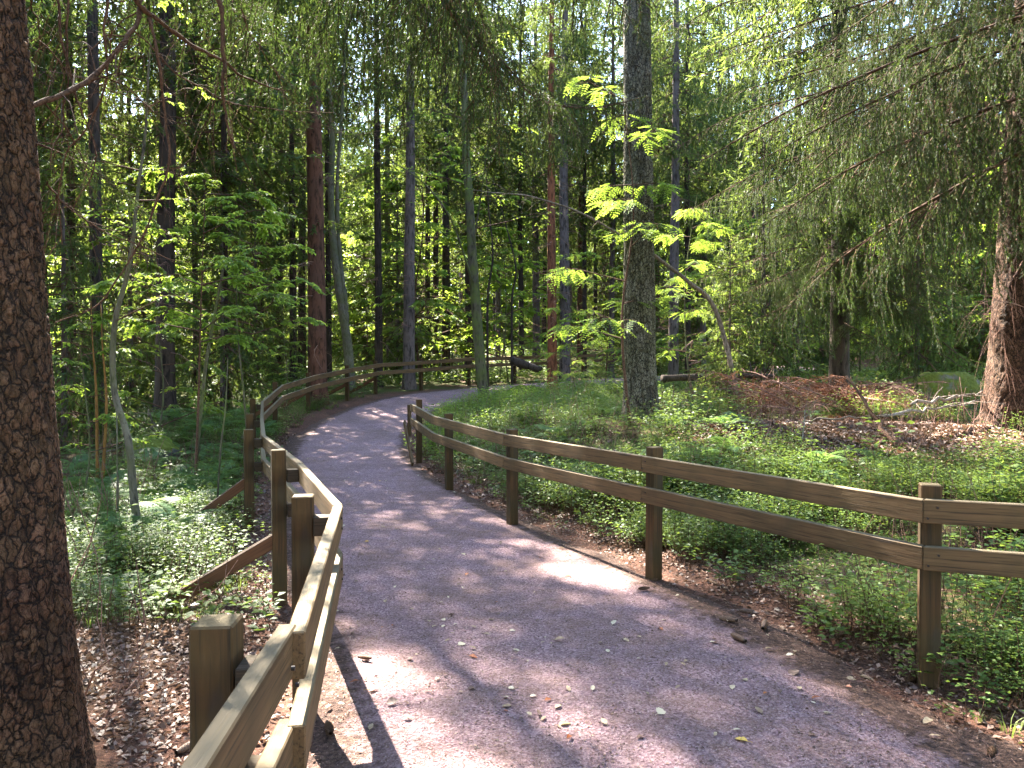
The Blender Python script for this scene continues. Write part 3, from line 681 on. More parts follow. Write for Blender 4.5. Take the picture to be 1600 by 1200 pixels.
# ------------------------------------------------------------------ the old birch
def rough_bole(name, H, r0, seed, mat, cellu, cellv, depth, na, nz, flare, top=.6, h0=-.3, furrow=False, leanx=0.0, leany=0.0, rnoise=.03, fl_h=.3, face=-1.57):
    """a bole with its bark modelled: small overlapping scales, or long furrowed ridges"""
    z = np.linspace(h0, H, nz); q = np.arange(na) / na * 2 * np.pi; a = face + (q - np.pi) + .55 * np.sin(q); Z, A = np.meshgrid(z, a, indexing='ij'); A = np.mod(A, 2 * np.pi)
    rad = r0 * (top + (1 - top) * (1 - (Z - h0) / (H - h0))) * (1 + flare * np.exp(-np.clip(Z, 0, None) / fl_h))
    rad = rad * (1 + rnoise * fbm(np.cos(A) * 1.5, np.sin(A) * 1.5, Z * .8, seed, 4) + .08 * np.exp(-np.clip(Z, 0, None) / fl_h) * np.cos(A * 5 + 1))
    per = max(3, int(round(2 * np.pi * r0 / cellu))); cx, sx = np.cos(A) * r0, np.sin(A) * r0
    w1 = fbm(cx * 9, sx * 9, Z * 6, seed + 3, 3); w2 = fbm(cx * 34, sx * 34, Z * 26, seed + 4, 3); w3 = fbm(cx * 9, sx * 9, Z * 6, seed + 5, 3); w4 = fbm(cx * 34, sx * 34, Z * 26, seed + 6, 3)
    U = A / (2 * np.pi) * per + .8 * w1 + .34 * w2; Vv = Z / cellv + 1.0 * w3 + .34 * w4
    fine = fbm(cx * 70, sx * 70, Z * 70, seed + 8, 3); big = fbm(cx * 5, sx * 5, Z * 2.2, seed + 9, 3)
    f1, f2, cid = cells(U, Vv, seed, per); e = f2 - f1
    if furrow:
        rid = 1 - np.abs(fbm(cx * 13 + .3 * w2, sx * 13 + .3 * w4, Z * 3.4 + .5 * w1, seed + 11, 3)) * 2.6
        rid = np.clip(rid, 0, 1); pl = sstep((1 - rid) * 2.2)           # 0 in the furrow lines
        cross = sstep(e / .16) * .35 + .65
        hgt = depth * (pl * cross * (.8 + .3 * big) - .8 + .16 * fine + .12 * w2)
        ti = .12 + .62 * pl * cross + .22 * w2 + .12 * big
    else:
        f = 1.0 / cellu
        rv = np.abs(fbm(cx * f * .55 + .25 * w2, sx * f * .55 + .25 * w4, Z * f * .15 + .3 * w1, seed + 11, 3)); crack = sstep(rv * 5.5)          # 0 in the long upright cracks
        plate = sstep(e / .13); g1_, g2_, gid = cells(U * 1.9 + 7 + .3 * w4, Vv * 1.7 + .3 * w2, seed + 2, None); flake = sstep((g2_ - g1_) / .16); saw = 1 - (Vv - np.floor(Vv))
        hgt = depth * (crack * plate * (.5 + .5 * cid) + .10 * saw * plate - .7 + .06 * fine * plate + .25 * big)
        ti = .04 + crack * plate * (.30 + .22 * cid + .20 * gid) + .10 * flake * plate + .12 * fine + .14 * big
    R = rad + hgt
    V = np.stack([R * np.cos(A) + leanx * Z, R * np.sin(A) + leany * Z, Z], -1).reshape(-1, 3)
    i = np.arange(nz - 1)[:, None] * na; j = np.arange(na)[None]; j2 = (j + 1) % na
    F = np.stack([i + j, i + j2, i + na + j2, i + na + j], -1).reshape(-1, 4)
    return MB().add(V, F, 0, np.clip(ti, 0, 1).ravel()).mesh(name, mat, furrow)
def plate_bark(name, crack, dark, mid, light, moss, mossamt):
    t = NT(name); co = t.coord('Object'); ti = t.new('ShaderNodeAttribute', attribute_name='tint').outputs['Fac']
    n = t.noise(co, 18, 5, .7); n2 = t.noise(co, 90, 4, .7); n3 = t.noise(co, 2.0, 4)
    c = t.ramp(t.math('ADD', t.math('MULTIPLY', ti, .7), t.math('MULTIPLY', n, .45)), [(.22, crack), (.38, dark), (.62, mid), (.9, light)])
    c = t.mix(c, (.26, .18, .14), t.ramp(n2, [(.62, 0), (.76, .35)]))
    c = t.mix(c, moss, t.math('MULTIPLY', t.ramp(t.math('ADD', t.math('MULTIPLY', n3, .7), t.math('MULTIPLY', n, .4)), [(.48, 0), (.62, 1)]), mossamt))
    wv = t.new('ShaderNodeVectorMath', {0: co, 1: t.new('ShaderNodeVectorMath', {0: t.new('ShaderNodeTexNoise', {'Vector': co, 'Scale': 22.0, 'Detail': 4}).outputs['Color'], 'Scale': .05}, operation='SCALE').outputs[0]}, operation='ADD').outputs[0]
    mp = t.new('ShaderNodeMapping', {'Vector': wv, 'Scale': (30, 30, 14)}).outputs[0]
    ed = t.new('ShaderNodeTexVoronoi', {'Vector': mp, 'Scale': 1.0}, feature='DISTANCE_TO_EDGE').outputs['Distance']; pc = t.new('ShaderNodeTexVoronoi', {'Vector': mp, 'Scale': 1.0}).outputs['Color']
    ed2 = t.new('ShaderNodeTexVoronoi', {'Vector': mp, 'Scale': 2.3}, feature='DISTANCE_TO_EDGE').outputs['Distance']
    c = t.mix(c, t.mix(dark, light, pc), .35); c = t.mix(c, crack, t.ramp(ed, [(.02, .92), (.11, 0)])); c = t.mix(c, crack, t.ramp(ed2, [(.02, .5), (.08, 0)]))
    hh = t.math('ADD', t.math('MULTIPLY', t.ramp(ed, [(0, 0), (.14, 1)]), .8), t.math('MULTIPLY', t.ramp(ed2, [(0, 0), (.1, 1)]), .35))
    return t.finish(c, .85, t.bump(t.math('ADD', t.math('ADD', n, n2), hh), .85, .014), .22)
M['plates'] = plate_bark('scaly_spruce_bark', (.006, .0035, .0025), (.042, .017, .009), (.112, .050, .028), (.215, .115, .074), (.085, .07, .025), .30)
M['furrows'] = plate_bark('furrowed_birch_bark', (.012, .010, .008), (.075, .062, .043), (.165, .145, .100), (.33, .30, .24), (.11, .125, .035), .55)
bx, bd = (1001 - 800) / FPX * 12, 12.0; BZ = g1(bx, bd)
o = thing('birch_tree', 'old thick birch with deeply furrowed mossy bark beside the inner fence', 'tree', (bx, bd, BZ))
obj('trunk', rough_bole('birch_bole', 7.5, .265, 5, M['furrows'], .07, .20, .034, 120, 400, .26, .80, rnoise=.05, leanx=-.012, furrow=True), o)
up = trunk_mesh('birch_upper', 12, .20, 8, M['bark_birch'], 0, h0=-.2, wob=.6); obj('upper_trunk', up, o, loc=(-.09, 0, 7.35))
stem = [(0, 0, 0), (.2, 0, 4), (-.2, .3, 8), (0, 0, 12)]
obj('crown', leafy_crown(77, stem, 34, 3.4, .085, 16, [M['bark_birch'], M['leaf']], .2, spn=14), o, loc=(-.09, 0, 7.0))
def px_branch(parent, name, pts, r0, r1, mat, seed=0, sides=6, n=None, side_twigs=0, tl=.2):
    P = spline([at(*p) for p in pts], n or 6 * len(pts)); r = rng(seed); off = np.array(parent.location)
    P = P + np.c_[fbm(np.linspace(0, 7, len(P)), np.zeros(len(P)) + seed, None, seed, 3), fbm(np.linspace(0, 7, len(P)), np.zeros(len(P)) + seed, None, seed + 1, 3), fbm(np.linspace(0, 7, len(P)), np.zeros(len(P)) + seed, None, seed + 2, 3)] * .02
    mb = MB(); V, F = tubes(P[None] - off, (r1 + (r0 - r1) * (1 - np.linspace(0, 1, len(P))))[None] * (1 + .12 * r.normal(size=(1, len(P)))), sides); mb.add(V, F)
    if side_twigs:
        k = r.integers(1, len(P) - 1, side_twigs); T = nrm(P[k + 1] - P[k]); d = nrm(T * .6 + rand_unit(r, side_twigs) * .8 + [0, 0, -.35]); l = tl * r.uniform(.3, 1.2, (side_twigs, 1))
        Q = np.stack([P[k], P[k] + d * l * .5, P[k] + d * l + np.array([0, 0, -.3]) * l], 1) - off
        V, F = tubes(Q, np.array([[.5, .35, .2]]) * max(r1, .003) * np.ones((side_twigs, 1)), 3); mb.add(V, F)
    return obj(name, mb.mesh(name, mat, True), parent)
px_branch(o, 'dead_branch', [(985, 378, 12), (940, 350, 11.7), (880, 322, 11.5), (815, 305, 11.3), (740, 298, 11.2)], .022, .004, M['deadwood'], 3, side_twigs=26, tl=.4)
TREEPOS.append((bx, bd))

# ------------------------------------------------------------------ the near spruce with its bare lower boughs
nx, nd = -1.845, 2.62; NZ = g1(nx, nd)
near = thing('spruce_tree', 'huge near spruce trunk with thick scaly brown bark filling the picture edge', 'tree', (nx, nd, NZ))
obj('trunk', rough_bole('near_bole', 3.5, .268, 21, M['plates'], .034, .075, .0115, 260, 660, .20, .85, leanx=-.052, rnoise=.035, fl_h=.5), near)
obj('upper_trunk', trunk_mesh('near_upper', 19, .215, 9, M['bark_red'], 0, h0=-.1), near, loc=(-.18, 0, 3.35))
obj('crown', CROWN[0], near, loc=(-.2, 0, -.5))
for k, (pts, r0, r1, st) in enumerate([
    ([(50, 166, 2.72), (110, 140, 2.9), (160, 100, 3.05), (195, 58, 3.2), (215, 15, 3.3), (224, -60, 3.4)], .0115, .009, 8),
    ([(190, -20, 3.2), (245, 25, 3.35), (300, 70, 3.6), (350, 100, 3.8), (400, 125, 4.1), (445, 142, 4.3)], .013, .003, 14),
    ([(342, -20, 3.5), (347, 60, 3.5), (348, 120, 3.5), (352, 180, 3.55), (363, 228, 3.55)], .012, .004, 8),
    ([(232, 30, 3.25), (245, 90, 3.25), (258, 170, 3.3), (262, 250, 3.3), (240, 330, 3.3), (205, 400, 3.3), (150, 470, 3.3), (88, 505, 3.2)], .0075, .003, 14),
    ([(168, -20, 3.1), (165, 60, 3.1), (163, 130, 3.15), (140, 190, 3.2), (100, 240, 3.2), (95, 300, 3.2), (98, 380, 3.2)], .0055, .002, 12),
    ([(92, -20, 3.0), (100, 90, 3.0), (128, 180, 3.05), (145, 250, 3.1), (112, 330, 3.1)], .0055, .002, 10),
    ([(70, 285, 2.8), (100, 320, 2.95), (150, 355, 3.1), (230, 390, 3.3), (300, 415, 3.5)], .004, .0015, 10),
    ([(200, 40, 3.3), (270, 110, 3.4), (340, 150, 3.6), (420, 172, 3.8), (520, 176, 4.2)], .0045, .0015, 16),
    ([(378, 10, 3.9), (395, 60, 4.0), (430, 110, 4.1), (450, 165, 4.2)], .004, .002, 8),
    ([(340, 130, 3.7), (320, 190, 3.8), (300, 240, 3.8), (270, 290, 3.9)], .003, .0012, 8),
    ([(60, 60, 2.8), (120, 120, 3.0), (200, 150, 3.3), (290, 200, 3.7)], .003, .0012, 10),
    ([(110, -10, 3.0), (104, 100, 3.0), (95, 190, 3.0), (75, 260, 2.9)], .0045, .002, 8),
    ([(48, -10, 2.8), (60, 60, 2.9), (55, 120, 2.9)], .003, .001, 6),
]): px_branch(near, 'dead_branch', pts, r0, r1, M['twig'], 40 + k, side_twigs=st * 2, tl=.32)
def green_bough(parent, pts, seed, l2, hang, lod, r0, bare=0., sp=.06, needles=True, name='bough', dens=1.0, mats=None, tint=0.):
    off = np.array(parent.location); axis = np.array([at(*p) for p in pts]) - off
    mb = spruce_branch(MB(), axis, seed, l2, hang, lod, r0, bare, sp, needles, tint=tint, dens=dens)
    return obj(name, mb.mesh(name, mats or [M['twig'], M['needle']]), parent)
green_bough(near, [(240, -120, 4.6), (330, -10, 5.2), (430, 60, 5.8), (540, 135, 6.3)], 61, .62, .80, 0, .012, .0, .065)
green_bough(near, [(120, -110, 4.2), (260, -40, 4.8), (400, 10, 5.4), (470, 50, 5.9)], 62, .55, .85, 0, .010, .0, .07)
green_bough(near, [(30, -60, 4.4), (130, -20, 5.0), (210, 30, 5.6)], 63, .5, .85, 0, .010, .0, .07)
green_bough(near, [(-60, 190, 4.4), (60, 225, 4.9), (150, 270, 5.4), (240, 345, 5.9)], 64, .5, .7, 0, .010, .0, .07)
green_bough(near, [(560, -140, 5.6), (690, -60, 6.0), (735, 40, 6.2), (790, 110, 6.5), (850, 158, 6.8), (930, 168, 7.0), (1010, 150, 7.2)], 65, 1.15, .99, 0, .016, .0, .040, dens=.5)
green_bough(near, [(480, -160, 5.6), (590, -70, 5.9), (640, -10, 6.1), (700, 60, 6.3)], 66, 1.25, .99, 0, .012, .0, .040, dens=.5)
green_bough(near, [(760, -120, 6.0), (880, -60, 6.4), (960, 0, 6.8), (1010, 70, 7.0)], 67, .45, .7, 0, .010, .0, .07)
TREEPOS.append((nx, nd))
# ------------------------------------------------------------------ the curtain-boughed spruces on the right side
rx_, rd = (1585 - 800) / FPX * 10.2, 10.2; RZ = g1(rx_, rd)
rs_ = thing('spruce_tree', 'big red brown spruce at the picture edge with drooping twigs and dead boughs', 'tree', (rx_, rd, RZ))
obj('trunk', rough_bole('edge_bole', 7.5, .37, 33, M['plates'], .040, .07, .014, 120, 380, .16, .80, leanx=.055, rnoise=.05), rs_)
obj('upper_trunk', trunk_mesh('edge_upper', 18, .30, 19, M['bark_red'], 0, h0=-.2), rs_, loc=(.40, 0, 7.3)); obj('crown', CROWN[1], rs_, loc=(.4, 0, 0))
for k, (pts, l2, hang, bare) in enumerate([
    ([(1600, 40, 10.0), (1450, 95, 9.2), (1300, 140, 8.7), (1150, 180, 8.3), (1050, 235, 8.1)], .85, .95, .1),
    ([(1590, 150, 10.0), (1450, 215, 9.4), (1330, 275, 9.0), (1225, 345, 8.8)], .85, .95, .15),
    ([(1610, -60, 10.0), (1400, -10, 9.0), (1220, 50, 8.5), (1080, 95, 8.2)], .8, .95, .1),
    ([(1590, 215, 10.0), (1490, 290, 9.6), (1410, 370, 9.3), (1340, 455, 9.1)], .75, .95, .2),
    ([(1610, -140, 10.0), (1420, -100, 9.2), (1260, -40, 8.6), (1120, 10, 8.2), (1040, 60, 8.0)], .8, .95, .1),
    ([(1600, 100, 10.6), (1500, 170, 10.8), (1400, 250, 11), (1300, 330, 11.2)], .8, .95, .1),
    ([(1610, -20, 10.4), (1480, 40, 10.0), (1340, 90, 9.7), (1200, 130, 9.5), (1100, 160, 9.4)], 1.0, .97, .05),
    ([(1600, 70, 10.2), (1470, 150, 9.9), (1350, 210, 9.7), (1250, 250, 9.5), (1180, 270, 9.4)], 1.0, .97, .05),
    ([(1600, 180, 10.4), (1510, 250, 10.2), (1430, 310, 10), (1370, 350, 9.9)], .9, .97, .1),
    ([(1620, -220, 10.2), (1440, -180, 9.4), (1300, -110, 8.9), (1180, -60, 8.6)], 1.0, .97, .05),
    ([(1600, 10, 9.6), (1500, 30, 8.8), (1420, 60, 8.2), (1350, 100, 7.8)], .9, .97, .1),
]): green_bough(rs_, pts, 81 + k, l2, hang, 0, .016, bare, .060)
for k, (pts, l2) in enumerate([
    ([(1600, 20, 10.0), (1530, 70, 9.7), (1460, 160, 9.4), (1410, 290, 9.2)], .9), ([(1605, -30, 9.9), (1560, 30, 9.5), (1500, 130, 9.2), (1470, 230, 9.1)], .9),
    ([(1600, 120, 9.9), (1540, 170, 9.4), (1480, 260, 9.1), (1450, 360, 9.0)], .8), ([(1590, 200, 10.0), (1520, 270, 9.8), (1460, 330, 9.7)], .6)]):
    green_bough(rs_, pts, 91 + k, l2, .75, 1, .010, 1., .045, False, 'bare_bough', mats=[M['twig_dry']])
for k, (pts, r0, r1, st) in enumerate([
    ([(1590, 312, 10), (1530, 332, 9.8), (1490, 350, 9.7), (1448, 373, 9.6)], .030, .010, 12), ([(1580, 268, 10), (1540, 280, 9.8), (1500, 300, 9.7), (1460, 345, 9.6)], .014, .004, 22),
    ([(1590, 350, 9.9), (1585, 400, 9.6), (1575, 440, 9.5), (1578, 470, 9.5)], .012, .005, 20), ([(1600, 400, 9.8), (1560, 480, 9.6), (1570, 540, 9.6), (1575, 600, 9.7)], .007, .002, 40),
    ([(1560, 330, 9.9), (1540, 420, 9.7), (1548, 520, 9.7), (1555, 600, 9.7)], .005, .002, 40), ([(1420, 130, 9.2), (1432, 250, 9.1), (1425, 330, 9.1), (1445, 400, 9.1)], .008, .003, 14),
    ([(1600, 480, 9.7), (1545, 470, 9.2), (1500, 500, 9.0)], .006, .002, 20)]):
    px_branch(rs_, 'dead_branch', pts, r0, r1, M['twig_dry' if k in (2, 3, 4, 6) else 'twig'], 120 + k, side_twigs=st, tl=.45)
TREEPOS.append((rx_, rd))
x, d = (1311 - 800) / FPX * 14.5, 14.5
cs = thing('spruce_tree', 'spruce hung with long curtains of green twigs over the heap of dead branches', 'tree', (x, d, g1(x, d)))
obj('trunk', trunk_mesh('curtain_trunk', 22, .19, 14, M['bark_dark'], stubs=20), cs); obj('crown', CROWN[3], cs, loc=(0, 0, -.6), sc=(1.1, 1.1, .95))
CB = []
for k in range(5):
    rk = rng(410 + k); L = 3.0
    CB.append(spruce_branch(MB(), [(0, 0, 0), (L * .35, rk.uniform(-.2, .2), .02), (L * .7, rk.uniform(-.3, .3), -.22), (L, rk.uniform(-.3, .3), -.48)], 420 + k, 1.15 + .12 * k, .99, 0, .018, .08, .060, dens=.42).mesh('bough', [M['twig'], M['needle']]))
r = rng(404)
def hang_boughs(root, n, azs, zs, base_r=.12, smin=.7, smax=1.05):
    for k in range(n):
        az = r.uniform(*azs); zz = zs[0] + (zs[1] - zs[0]) * (k + r.random()) / n
        obj('bough', CB[int(r.integers(0, 5))], root, (math.cos(az) * base_r, math.sin(az) * base_r, zz), (r.uniform(-.1, .1), r.uniform(-.05, .35), az), r.uniform(smin, smax))
hang_boughs(cs, 22, (2.6, 6.6), (2.2, 8.5)); hang_boughs(cs, 12, (3.5, 5.4), (2.3, 4.6), .12, .6, .95)
hang_boughs(cs, 9, (4.1, 5.2), (1.7, 3.2), .12, .5, .75)
hang_boughs(rs_, 24, (2.5, 4.3), (3.2, 8.5), .25)
ox, od = 5.6, 5.9; os_ = thing('spruce_tree', 'spruce standing just out of the picture whose boughs hang in at the upper corner', 'tree', (ox, od, g1(ox, od)))
obj('trunk', trunk_mesh('side_trunk', 21, .2, 15, M['bark_red']), os_); obj('crown', CROWN[0], os_, sc=(.9, .9, .9)); TREEPOS.append((ox, od))
hang_boughs(os_, 16, (2.3, 3.9), (3.9, 7.5), .15, .85, 1.1)
hang_boughs(near, 5, (.75, 1.15), (4.5, 5.8), .2, 1.15, 1.4)
hang_boughs(os_, 5, (2.2, 2.8), (3.6, 5.0), .15, 1.15, 1.35)
TREEPOS.append((x, d))

# ------------------------------------------------------------------ leafy saplings and small trees
STEM4 = [[(0, 0, -.1), (.10, .05, 1.3), (.05, -.1, 2.7), (.2, 0, 4.4)], [(0, 0, -.1), (-.12, .1, 1.2), (-.05, .2, 2.6), (.15, .1, 4.2)], [(0, 0, -.1), (.2, .1, 1.0), (.15, .3, 2.4), (-.1, .2, 4.6)]]
LEAFY = [leafy_crown(200 + k, STEM4[k], 15, 1.3, .085, 17, [M['twig'], M['leaf']], .34, spn=8) for k in range(3)]
LEAFYB = [leafy_crown(220 + k, STEM4[k], 15, 1.5, .11, 17, [M['twig'], M['leaf_yellow' if k == 2 else 'leaf']], .18, spn=9) for k in range(3)]
ROWAN = [leafy_crown(210 + k, STEM4[k], 12, 1.15, .055, 5, [M['twig'], M['leaf']], .25, True, spn=7, tint=.15 if k == 1 else 0) for k in range(3)]
def stem_mesh(name, pts, r0, mat, n=18, r1=.004, sides=7):
    V, F = tube1(spline(pts, n), r0, r1, sides, 1.1); return MB().add(V, F).mesh(name, mat, True)
HAZEL = leafy_crown(231, STEM4[0], 15, 1.75, .080, 26, [M['twig'], M['leaf']], .50, spn=11)
STEMM = [stem_mesh('sapling_stem', s, .022, M['bark_moss' if k else 'twig']) for k, s in enumerate(STEM4)]
def sapling(x, d, v, h, label, group=None, kind='leafy', name='sapling', lean=(0, 0), rz=None):
    o = thing(name, label, 'sapling' if name == 'sapling' else 'tree', (x, d, g1(x, d)), (lean[0], lean[1], rt.uniform(0, 6.28) if rz is None else rz), h / 4.4, group)
    obj('stem', STEMM[v], o); obj('leafy_crown', {'hazel': [HAZEL] * 3, 'leafy': LEAFY, 'rowan': ROWAN, 'broad': LEAFYB}[kind][v], o); return o
X = lambda px, d: (px - 800) / FPX * d
for a in [
    (X(303, 9.6), 9.6, 0, 4.3, 'thin hazel sapling with bright green leaf layers arching over the fern hollow', 'hazel', 1.0),
    (X(390, 11.5), 11.5, 1, 4.2, 'leafy sapling leaning towards the left fence bend over the boards', 'hazel', 2.0),
    (X(985, 11.2), 11.2, 0, 5.4, 'rowan with feathery leaves growing up in front of the old birch', 'rowan', 2.2),
    (X(1085, 15), 15, 1, 4.6, 'light green rowan glowing in the sun behind the old birch', 'rowan', 0.5),
    (X(1130, 18), 18, 1, 5.2, 'tall light green rowan behind the leaning grey pole', 'rowan', 1.5),
    (X(905, 17.5), 17.5, 2, 3.4, 'rowan with spreading leaves between rust brown trunk and old birch', 'rowan', 2.5),
    (X(945, 22), 22, 0, 5.0, 'bright leafy sapling just outside the far fence by the birch', 'broad', .3),
    (X(795, 28), 28.5, 1, 6.5, 'airy young tree beyond the fence behind the leaning mossy trunk', 'broad', 1.2),
    (X(725, 27), 29, 2, 6.0, 'bushy light green sapling behind the far fence next to the dark row', 'broad', 2.2),
    (X(560, 26), 27, 0, 5.6, 'light green sapling between forked grey stems and slim dark spruce', 'broad', .2),
    (X(440, 17.5), 17.8, 1, 3.0, 'small leafy shrub tree hanging over the fence bend', 'leafy', 3.0),
    (X(230, 13), 13.2, 2, 4.4, 'leafy sapling in the shade behind the curved pale stem', 'broad', .7),
    (X(120, 8.6), 8.6, 2, 3.0, 'small sapling close to the big near spruce above the ferns', 'leafy', .7),
    (X(1200, 25), 25, 0, 5.0, 'light green young tree in the sun behind the hanging boughs', 'broad', 2.7),
    (X(1010, 24), 24, 2, 5.0, 'sunlit sapling seen just past the foot of the old birch', 'broad', 1.9),
    (X(660, 22), 33, 2, 7.0, 'leafy tree filling the gap behind the grey knotty spruce', 'broad', 1.3),
]: sapling(a[0], a[1], a[2], a[3], a[4], None, a[5], rz=a[6])

def px_stem(name, label, cat, pts, r0, r1, mat, sides=8, part='stem', grp=None):
    """a stem that follows points (px, py, depth); its first point stands on the ground"""
    P = [at(*p) for p in pts]; P[0][2] = g1(P[0][0], P[0][1]) - .08; o = thing(name, label, cat, tuple(P[0]), group=grp)
    V, F = tube1(spline(np.array(P) - P[0], 30), r0, r1, sides, .9); obj(part, MB().add(V, F).mesh(name, mat, True), o); return o, np.array(P)
o, P = px_stem('sapling', 'crooked pale sapling with a mossy foot among the ferns', 'sapling', [(226, 862, 6.9), (212, 800, 6.95), (206, 740, 7), (199, 680, 7), (180, 620, 7.1), (176, 560, 7.1), (180, 500, 7.1), (196, 440, 7.1), (206, 390, 7.1), (215, 300, 7.2), (228, 200, 7.3), (233, 90, 7.3), (245, -40, 7.4)], .042, .006, M['bark_pale'])
obj('leafy_crown', leafy_crown(301, P[5:] - P[0], 7, .9, .06, 9, [M['twig'], M['leaf']], .1, spn=5), o)
o, P = px_stem('leaning_tree', 'leaning mossy trunk rising beside the far path edge', 'tree', [(757, 612, 20.6), (750, 560, 20.6), (744, 480, 20.6), (738, 400, 20.5), (734, 320, 20.5), (728, 240, 20.5), (725, 140, 20.5), (715, 0, 20.5), (700, -200, 20.5)], .165, .07, M['bark_moss'], 10, 'trunk')
obj('leafy_crown', leafy_crown(302, P[3:] - P[0], 20, 2.2, .09, 10, [M['twig'], M['leaf']], .1, spn=8), o)
px_branch(o, 'branch', [(738, 440, 20.4), (722, 390, 20), (700, 335, 19.5), (660, 285, 19), (610, 250, 18.5), (545, 205, 18)], .035, .008, M['bark_moss'], 12, side_twigs=24, tl=.5)
px_branch(o, 'branch', [(740, 380, 20.4), (752, 300, 20), (765, 220, 19.5)], .03, .008, M['bark_moss'], 13, side_twigs=12, tl=.5)
o, P = px_stem('forked_tree', 'grey tree forking into two curved stems behind the left fence', 'tree', [(549, 592, 22.5), (543, 540, 22.5), (534, 480, 22.5), (526, 430, 22.5), (520, 370, 22.5), (517, 300, 22.5), (519, 200, 22.5), (510, 60, 22.5), (505, -120, 22.5)], .155, .05, M['bark_pale'], 9, 'trunk')
px_branch(o, 'second_stem', [(541, 530, 22.5), (540, 480, 22.5), (533, 420, 22.6), (528, 360, 22.6), (527, 280, 22.7), (535, 160, 22.8), (540, 20, 23)], .09, .04, M['bark_pale'], 15, 8)
obj('leafy_crown', leafy_crown(303, P[4:] - P[0], 16, 2.0, .09, 10, [M['twig'], M['leaf']], .2, spn=8), o)
px_stem('thin_sapling', 'thin dark stem standing upright in the fern hollow before the slim black spruce', 'sapling', [(302, 716, 10.5), (318, 600, 10.5), (330, 520, 10.5), (345, 440, 10.5), (352, 400, 10.5)], .032, .012, M['bark_moss'])
px_stem('thin_sapling', 'whip thin grey stem rising from the ferns just outside the left fence', 'sapling', [(336, 800, 7.4), (345, 700, 7.5), (352, 640, 7.5), (356, 560, 7.6)], .012, .005, M['bark_moss'])
px_stem('thin_sapling', 'very thin pale upright stem next to the crooked pale sapling', 'sapling', [(184, 800, 7.4), (183, 700, 7.4), (182, 640, 7.5)], .010, .006, M['bark_pale'])
M['sun_tinted_stem'] = bark_mat('sun_tinted_orange_bark', (.10, .05, .018), (.26, .135, .045), (.20, .10, .03), scale=(20, 20, 5), bump=.3)  # orange of the sunlit stems put into the bark colour
for k, (a, b) in enumerate([(149, 152), (164, 159)]):
    px_stem('thin_sapling', 'sun-tinted ochre stem over the mossy mound, ' + ('the one next to the big near trunk' if k == 0 else 'the one next to the crooked pale sapling'), 'sapling', [(b, 712, 10.2), (a + 2, 640, 10.2), (a, 590, 10.2), (a - 4, 540, 10.2), (a - 7, 470, 10.3)], .024, .004, M['sun_tinted_stem'])
o, P = px_stem('leaning_pole', 'thin dead grey trunk leaning diagonally past the old birch', 'dead tree', [(1163, 560, 13), (1120, 490, 12.8), (1075, 440, 12.6), (1030, 405, 12.4), (1005, 385, 12.3)], .045, .022, M['deadwood'], 8, 'trunk')
for k, (pa, lab) in enumerate([([(800, 470, 26), (806, 420, 26), (790, 350, 26), (770, 280, 26)], 'crooked dark sapling beyond the far fence'), ([(762, 470, 24), (770, 400, 24), (764, 330, 24), (758, 250, 24)], 'thin upright sapling right beside the leaning mossy trunk')]):
    px_stem('thin_sapling', lab, 'sapling', [(pa[0][0], 575, pa[0][2])] + pa, .045, .012, M['bark_dark'])

# ------------------------------------------------------------------ young spruces and the forest behind
def young(x, d, v, h, label, group=None):
    o = thing('young_spruce', label, 'young spruce', (x, d, g1(x, d)), (0, 0, rt.uniform(0, 6.28)), h / 6.0, group)
    obj('trunk', YTRK, o); obj('crown', YOUNG[v], o); return o
for a in [
    (X(335, 18), 18.5, 0, 6.5, 'bushy dark young spruce behind the bright leaf layers over the ferns'),
    (X(400, 24), 24, 1, 7.5, 'dusky young spruce with drooping twigs beside the thick reddish trunk'),
    (X(615, 27), 28, 2, 8.5, 'dense blue green spruce between slim dark and grey knotty trunks'),
    (X(570, 36), 36, 0, 9.0, 'dark young spruce in the far gap behind the forked grey tree'),
    (X(1135, 13.6), 13.4, 1, 3.4, 'small dark spruce with sparse hanging twigs by the leaning grey pole'),
    (X(1215, 17.5), 18.5, 2, 7.5, 'tall dark young spruce behind the heap of dead branches'),
    (X(100, 13.5), 13.5, 0, 6.5, 'young spruce partly hidden by the huge near trunk'),
    (X(205, 20), 20, 1, 8.0, 'dark young spruce behind the stout black trunk'),
    (X(1450, 18), 18.5, 0, 7.0, 'sunlit young spruce behind the boughs of the big edge spruce'),
    (X(1010, 34), 34, 2, 9.0, 'dark young spruce far behind the old birch'),
]: young(*a)

def free(x, y, rad):
    pd, _ = pathdist([x], [y])
    if pd[0] < rad: return False
    return all((x - a) ** 2 + (y - b) ** 2 > 1.9 ** 2 for a, b in TREEPOS)
rp = rng(77); cnt = 0
GAPS = []      # (azimuth range deg, depth range) left open
while cnt < 135:
    th = rp.uniform(-44, 44); rr = 26 + 66 * rp.random() ** .8
    x, y = rr * math.sin(math.radians(th)), rr * math.cos(math.radians(th))
    if not free(x, y, 2.2): continue
    v = int(rp.integers(0, 4)); mt = ['bark_dark', 'bark_grey', 'bark_red', 'bark_dark'][int(rp.integers(0, 4))]
    spruce(x, y, rp.uniform(.18, .40), mt, v, {'bark_dark': 'tall dark barked spruce in the deep forest far behind the fence', 'bark_grey': 'tall grey barked spruce in the deep forest far behind the fence', 'bark_red': 'tall reddish barked spruce in the deep forest far behind the fence'}[mt], mt[5:] + ' spruces of the deep forest', H=rp.uniform(24, 31), is_px=False, dead=rr < 45); cnt += 1
